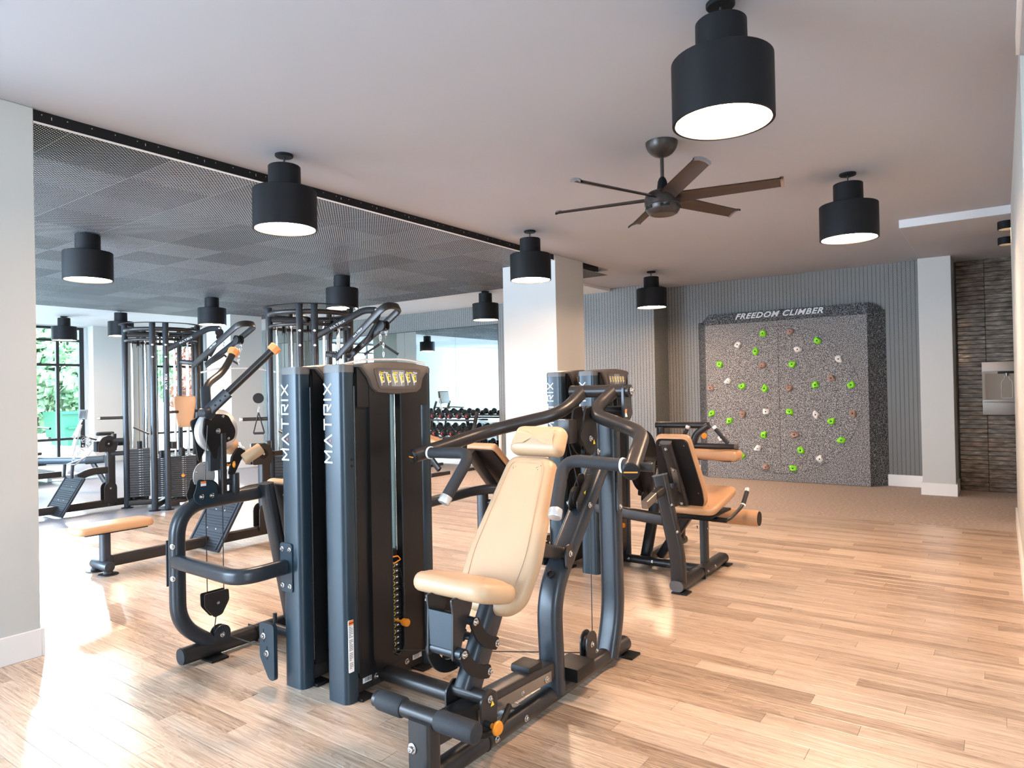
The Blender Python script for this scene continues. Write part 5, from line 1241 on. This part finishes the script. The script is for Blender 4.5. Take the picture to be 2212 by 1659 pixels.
    pulley(S,bs_+(tp-bs_)*.12+V((0,0,.05)),sd_,.06,.02)
    # horizontal bars and grips to the left
    for z,l,rad,m_ in ((1.15,.28,.019,'frame'),(.865,.20,.028,'rubber'),(.70,.22,.028,'rubber')):
        p=P(angs[0])+V((0,0,z)); e=p-r*l; bm=B(); cyl(bm,p,e,rad,16); hb_=part('side_grip',bm,m_,S)
        bm=B(); cyl(bm,e+r*.002,e-r*(.03 if z>1 else .008),rad+.002,16,.002); part('grip_end',bm,'alu',hb_)
    if not pad:
        p=P(angs[0])+V((0,0,1.15))-r*.12+f*.02
        link_at(S,p+V((0,0,.10)),0,1.2); bm=B(); cyl(bm,p+V((0,0,.22))-f*.0,p+V((0,0,.22))-f*.05,.055,20); part('handle_pulley',bm,'black',S)
        bm=B(); tube(bm,[p+V((0,0,.07)),p-r*.055+V((0,0,-.15)),p+r*.055+V((0,0,-.15)),p+V((0,0,.07))],.007,.01,8); hs=part('stirrup_handle',bm,'black',S)
        bm=B(); cyl(bm,p-r*.05+V((0,0,-.15)),p+r*.05+V((0,0,-.15)),.013,12); part('hand_grip',bm,'rubber',hs)
    # pad on a bar
    a_=P(angs[2])+V((0,0,1.21)); b_=P(angs[3])+V((0,0,1.21)); bm=B(); cyl(bm,a_,b_,.018,12); part('pad_bar',bm,'frame',S)
    m0=a_.lerp(b_,.55)+f*.035; rr2=(b_-a_).normalized(); ff=rr2.cross(Z_); ff=ff if ff.dot(f)>0 else -ff
    if pad:
        bm=B(); cushion(bm,rpoly([(-.08,-.20),(.08,-.20),(.132,.12),(.126,.20),(-.126,.20),(-.132,.12)],.03,5),m0+f*.0,r,Z_,f,.06,.02,.008); part('chest_pad',bm,'tan',S)
    # pulley carriage low on the column
    bm=B(); box(bm,P(angs[2])+V((0,0,.80))+r*.06,(.10,.06,.09),.012); part('pulley_carriage',bm,'frame',S); bm=B(); sweep(bm,[P(angs[1])+V((0,0,.95))-r*.05,P(angs[1])+V((0,0,1.04))-r*.22],rrp(.12,.02,.008,2),fr=0); part('curl_plate',bm,'frame',S)
    # low row: beam, upright, foot board, bench seat
    ry=4.0
    bm=B(); sweep(bm,[(rx,2.58,.085),(rx,cy-.1,.085)],rrp(.07,.09,.014,3),fr=0); part('row_beam',bm,'frame',S)
    bm=B(); sweep(bm,[(rx,ry,.05),(rx,ry,.74)],rrp(.085,.10,.018,3),up=Y_,fr=0); part('row_upright',bm,'frame',S)
    bm=B(); sweep(bm,[(rx,ry,.50),(rx,3.76,.50),(rx,3.62,.44)],rrp(.08,.085,.014,3),fr=.08); part('row_arm',bm,'frame',S)
    for s in (-.055,.045):
        bm=B(); prism(bm,pill(.075,.26),(rx+s,ry-.02,.09),(0,1,0),(0,0,1),(1,0,0),.010); wl3=part('wheel_cheek',bm,'frame',S)
    bolt(wl3,(rx+.056,ry-.02,.27),(1,0,0),.9)
    Wf=V((0,.25,.42)).normalized(); Nf=V((0,-Wf.z,Wf.y)); of=V((rx,3.36,.015))
    bm=B(); prism(bm,rpoly([(-.26,0),(.26,0),(.26,.50),(-.26,.50)],.02),of,X_,Wf,Nf,.022); fbd=part('foot_board',bm,'frame2',S)
    bm=B()
    for i in range(18): 
        z_=.04+i*.025
        if i in (6,12): continue
        box(bm,of+Wf*z_+Nf*.024,(.38,.006,.006),0,Matrix((X_,Wf,Nf)).transposed())
    for s in (-.22,-.23,.22,.23): box(bm,of+Wf*.25+Nf*.024+X_*s,(.004,.47,.005),0,Matrix((X_,Wf,Nf)).transposed())
    part('tread_ribs',bm,'black',fbd,kind='stuff')
    for s in (-.07,.07):
        for z_ in (.20,.38): bolt(fbd,of+Wf*z_+Nf*.022+X_*s,Nf,.6)
    # pulley head of the row with chain and handles
    hc=V((rx,ry-.06,.83))
    bm=B(); prism(bm,rpoly([(-.10,-.10),(.11,-.10),(.13,-.02),(.10,.07),(.03,.11),(-.05,.08),(-.10,0)],.025),hc+X_*.045,Y_,Z_,X_,.012); ph=part('pulley_head',bm,'frame',S)
    bm=B(); lathe(bm,hc+X_*.057+V((0,.02,0)),X_,[(0,.05),(.003,.048)],20); part('wheel_face',bm,'black',ph); bolt(ph,hc+X_*.061+V((0,.02,0)),X_,.8)
    bm=B(); box(bm,hc+V((-.01,-.06,-.03)),(.09,.10,.13),.01); part('pulley_block',bm,'black',S)
    bm=B(); cyl(bm,(rx,ry+.05,.74),(rx,ry+.05,.95),.03,14,.004); box(bm,(rx,ry+.16,.82),(.06,.14,.05),.006); part('swivel_head',bm,'frame',S)
    R_=random.Random(4)
    for k_ in range(14):
        o=link_at(S,hc+V((R_.uniform(-.05,.05),-.14-R_.uniform(0,.10),.02+R_.uniform(-.05,.08))),R_.uniform(0,3),1.0); o.rotation_euler=(R_.uniform(0,3),R_.uniform(0,3),R_.uniform(0,3))
    for k_ in range(4): 
        o=link_at(S,hc+V((0,-.26-.035*k_,-.05-.04*k_)),0,1.1); o.rotation_euler=(.8,0,k_*PI/2)
    if not pad: pass
    else:
        bm=B(); tube(bm,[(rx-.11,3.54,.60),(rx,3.72,.68),(rx+.11,3.54,.60)],.009,.02,8); hh_=part('row_handle',bm,'alu',S)
        for s in (-1,1): bm=B(); cyl(bm,(rx+s*.11,3.53,.61),(rx+s*.11,3.52,.45),.017,12,.004); part('hand_grip',bm,'rubber',hh_)
    sy=2.585
    bm=B(); cushion(bm,rpoly([(-.13,-.29),(.13,-.29),(.13,.29),(-.13,.29)],.06,6),(rx,sy,.335),X_,Y_,Z_,.062,.022,.004); part('bench_seat',bm,'tan',S)
    bm=B(); bb(bm,rx-.10,rx+.10,sy-.24,sy+.24,.325,.336,.003); part('seat_board',bm,'black',S)
    bm=B(); sweep(bm,[(rx,2.53,.03),(rx,2.53,.33)],rrp(.08,.07,.022,4),up=Y_,fr=0); part('bench_post',bm,'frame2',S)
    bm=B(); cyl(bm,(rx-.15,2.51,.062),(rx+.13,2.51,.062),.04,20,.006); bf=part('bench_foot',bm,'frame2',S)
    for s in (-.12,.10): bm=B(); lathe(bm,(rx+s,2.51,0),(0,0,1),[(0,.075),(.008,.072),(.012,.04),(.03,.03)],18); part('foot_pad',bm,'black',bf)
    return S
station('left ring-topped cable station with a tan trapezoid pad on a bar',-8.83,4.51,-9.15,(-8.30,4.72,1.80),(-7.22,4.72,2.25),True)
station('ring-topped cable station behind the two nearest towers, with long low bench seat',-6.045,4.69,-5.90,(-5.73,4.85,1.78),(-4.93,4.85,2.27),False)

# ================================================================== DUMBBELL RACK
rk=thing('dumbbell_rack','three-tier black dumbbell rack in front of the wall mirror','rack',(-8.6,9.3,0))
for x in (-9.75,-8.65,-7.60):
    bm=B(); sweep(bm,[(x,9.12,.0),(x,9.48,1.02)],rrp(.06,.05,.01,2),up=(0,-1,0),fr=0); part('frame_leg',bm,'frame',rk)
    bm=B(); bb(bm,x-.03,x+.03,9.05,9.70,.0,.05,.006); part('rack_foot',bm,'frame',rk)
tiers=[(9.20,.30),(9.30,.60),(9.42,.905)]
for y_,z_ in tiers:
    for dy,dz in ((-.09,-.03),(.07,.02)):
        bm=B(); sweep(bm,[(-9.8,y_+dy,z_+dz),(-7.55,y_+dy,z_+dz)],rrp(.05,.03,.006,2),fr=0); part('shelf_rail',bm,'frame',rk)
tl_=V((0,.16,.05)).normalized(); nt_=V((0,-tl_.z,tl_.y))
def dumbbell(label,loc,s):
    t=thing('dumbbell',label,'dumbbell',loc,'dumbbells on the rack')
    r=.062
    def head(q): return lambda: lathe(B(),tl_*(q*.055),tl_*q,[(0,.03),(.003,r*.93),(.012,r),(.058,r),(.068,r*.86),(.070,r*.80)],20)
    me1=cached('dbh1',lambda: fin('head',head(1)(),'black')); me2=cached('dbh2',lambda: fin('head',head(-1)(),'black'))
    h1=link('head',me1,t); h2=link('head',me2,t)
    def hand(): return lathe(B(),tl_*-.06,tl_,[(0,.014),(.03,.016),(.06,.018),(.09,.016),(.12,.014)],12)
    link('handle',cached('dbhd',lambda: fin('handle',hand(),'chromeR')),t)
    def logo():
        bm=B(); o_=-tl_*.1252
        pts=[(-.034,.004),(-.012,.026),(.012,.020),(-.006,.008),(-.012,-.006),(-.006,-.020),(.014,-.034),(-.012,-.026),(-.028,-.012)]
        prism(bm,pts,o_,X_,nt_,-tl_,.0015); return bm
    link('emblem',cached('dbl',lambda: fin('emblem',logo(),'red')),h2)
    t.scale=(s,s,s); return t
orn=['bottom','middle','top']
for ti,(y_,z_) in enumerate(tiers):
    n=10
    for i in range(n):
        x=-7.70-.205*i-(.05 if ti==1 else 0); s=(.92,1.03,1.0)[2-ti]*(1-.006*i)
        side='the right end' if i<5 else 'the left end'; k_=i+1 if i<5 else n-i
        w_=('at the very end','second','third','fourth','fifth')[k_-1]
        lb='black dumbbell with red emblem, %s tier, %s%s %s'%(orn[ti],w_,'' if k_==1 else ' from',side if k_>1 else 'at the right' if i<5 else 'at the left')
        if k_==1: lb='black dumbbell with red emblem, %s tier, very last at the %s'%(orn[ti],'right' if i<5 else 'left')
        dumbbell(lb,(x,y_-.01,z_+.075),s)

# ================================================================== FLAT BENCH AND CARDIO MACHINES IN THE BACKGROUND
bn=thing('weight_bench','low tan weight bench standing between the towers and the dumbbell rack','bench',(-7.7,8.4,0))
bm=B(); cushion(bm,rpoly([(-.5,-.13),(.5,-.13),(.5,.13),(-.5,.13)],.04),(-7.95,8.45,.62),V((1,0,-.25)),Y_,V((.25,0,1)),.06,.02); part('bench_pad',bm,'tan',bn)
bm=B(); sweep(bm,[(-8.3,8.45,.66),(-7.95,8.45,.45),(-7.6,8.45,.10)],rrp(.06,.09,.012,2),fr=.1); part('bench_frame',bm,'frame',bn)
bm=B(); bb(bm,-7.62,-7.56,8.22,8.68,0,.06,.01); bb(bm,-8.36,-8.30,8.22,8.68,0,.06,.01); sweep(bm,[(-8.33,8.45,.05),(-8.2,8.45,.62)],rrp(.06,.06,.01,2),fr=0); part('bench_feet',bm,'frame',bn)
bk=thing('exercise_bike','white upright exercise bike with tilted display, in front of the left window pier','exercise bike',(-12.9,5.55,0))
ox,oy=-13.1,5.12
def bp(a,z,w_=0): return V((ox+a*.30+w_*.9,oy+a*.92-w_*.3,z))
bm=B(); lathe(bm,bp(.15,.32,-.03),(.9,-.3,0),[(0,.20),(.01,.22),(.05,.22),(.06,.20)],30); part('flywheel_cover',bm,'bikew',bk)
bm=B(); tube(bm,[bp(-.05,.10),bp(.0,.50),bp(.12,.95)],.035,.2); tube(bm,[bp(.15,.32),bp(.45,.70)],.04,.1); part('main_frame',bm,'bikew',bk)
bm=B(); cushion(bm,rpoly([(-.14,-.10),(.14,-.13),(.14,.13),(-.14,.10)],.05),bp(.50,.74),V((.3,.92,0)),V((.9,-.3,0)),Z_,.06,.02); part('saddle',bm,'black',bk)
bm=B(); tube(bm,[bp(.05,.72,-.22),bp(-.02,.74,0),bp(.05,.72,.22)],.014,.06); tube(bm,[bp(.12,.75),bp(.55,.60)],.014,0); part('handlebar',bm,'frame',bk)
bm=B(); tube(bm,[bp(.0,.72),bp(.15,1.03)],.018,0); part('display_mast',bm,'bikew',bk)
bm=B(); box(bm,bp(.17,1.12),(.13,.03,.17),.008,Matrix.Rotation(.6,3,'Z')@Matrix.Rotation(-.25,3,'X')); ds=part('display',bm,'grille',bk)
bm=B(); box(bm,bp(.17,1.12)+V((.012,-.018,.0)),(.10,.004,.13),.002,Matrix.Rotation(.6,3,'Z')@Matrix.Rotation(-.25,3,'X')); part('display_glass',bm,'screen',ds)
bm=B()
for a in (-.35,.45): sweep(bm,[bp(a,.04,-.25),bp(a,.04,.25)],rrp(.06,.05,.01,2),fr=0)
sweep(bm,[bp(-.35,.06),bp(.45,.06)],rrp(.07,.05,.01,2),fr=0); part('floor_stand',bm,'bikew',bk)
tm=thing('treadmill','dark treadmill with a square console screen at the left edge of the window','treadmill',(-13.3,4.45,0))
bm=B(); bb(bm,-14.0,-12.7,4.15,4.80,.10,.20,.02); part('deck',bm,'frame',tm)
bm=B(); bb(bm,-13.95,-12.75,4.22,4.73,.198,.204); part('belt',bm,'rubber',tm)
for y_ in (4.17,4.78):
    bm=B(); sweep(bm,[(-13.9,y_,.12),(-13.75,y_,.85),(-13.65,y_,1.1)],rrp(.06,.05,.012,2),fr=.1,up=Y_); part('console_upright',bm,'frame',tm)
    bm=B(); cyl(bm,(-13.7,y_,.92),(-13.1,y_,.90),.018); part('handrail',bm,'frame',tm)
bm=B(); box(bm,(-13.62,4.48,1.22),(.05,.42,.36),.01,Matrix.Rotation(-.15,3,'Y')); cs=part('console',bm,'frame',tm)
bm=B(); box(bm,(-13.592,4.48,1.225),(.008,.37,.31),.003,Matrix.Rotation(-.15,3,'Y')); part('console_screen',bm,'grille',cs)
bm=B(); bb(bm,-14.05,-13.75,4.15,4.8,.02,.28,.04); part('motor_hood',bm,'black',tm)
rw=thing('rowing_machine','blue-grey rowing machine with black seat rail in front of the left window','rower',(-11.6,4.3,0))
bm=B(); sweep(bm,[(-12.6,4.05,.44),(-11.5,4.75,.44)],rrp(.10,.10,.02,2),fr=0); part('rail',bm,'post',rw)
bm=B(); sweep(bm,[(-11.55,4.72,.44),(-11.3,4.88,.46)],rrp(.12,.12,.02,2),fr=0); part('head_block',bm,'black',rw)
bm=B(); sweep(bm,[(-11.5,4.75,.44),(-11.28,4.9,.02)],rrp(.05,.06,.01,2),fr=0); sweep(bm,[(-12.5,4.1,.42),(-12.6,4.05,.0)],rrp(.06,.06,.01,2),fr=0); part('support_leg',bm,'frame',rw)
bm=B(); cushion(bm,rpoly([(-.15,-.12),(.15,-.12),(.15,.12),(-.15,.12)],.04),(-12.35,4.2,.52),(.84,.54,0),(-.54,.84,0),Z_,.05,.02); part('seat',bm,'black',rw)
bm=B(); bb(bm,-12.6,-12.2,3.95,4.4,.36,.40,.02); part('flywheel_tray',bm,'frame',rw)
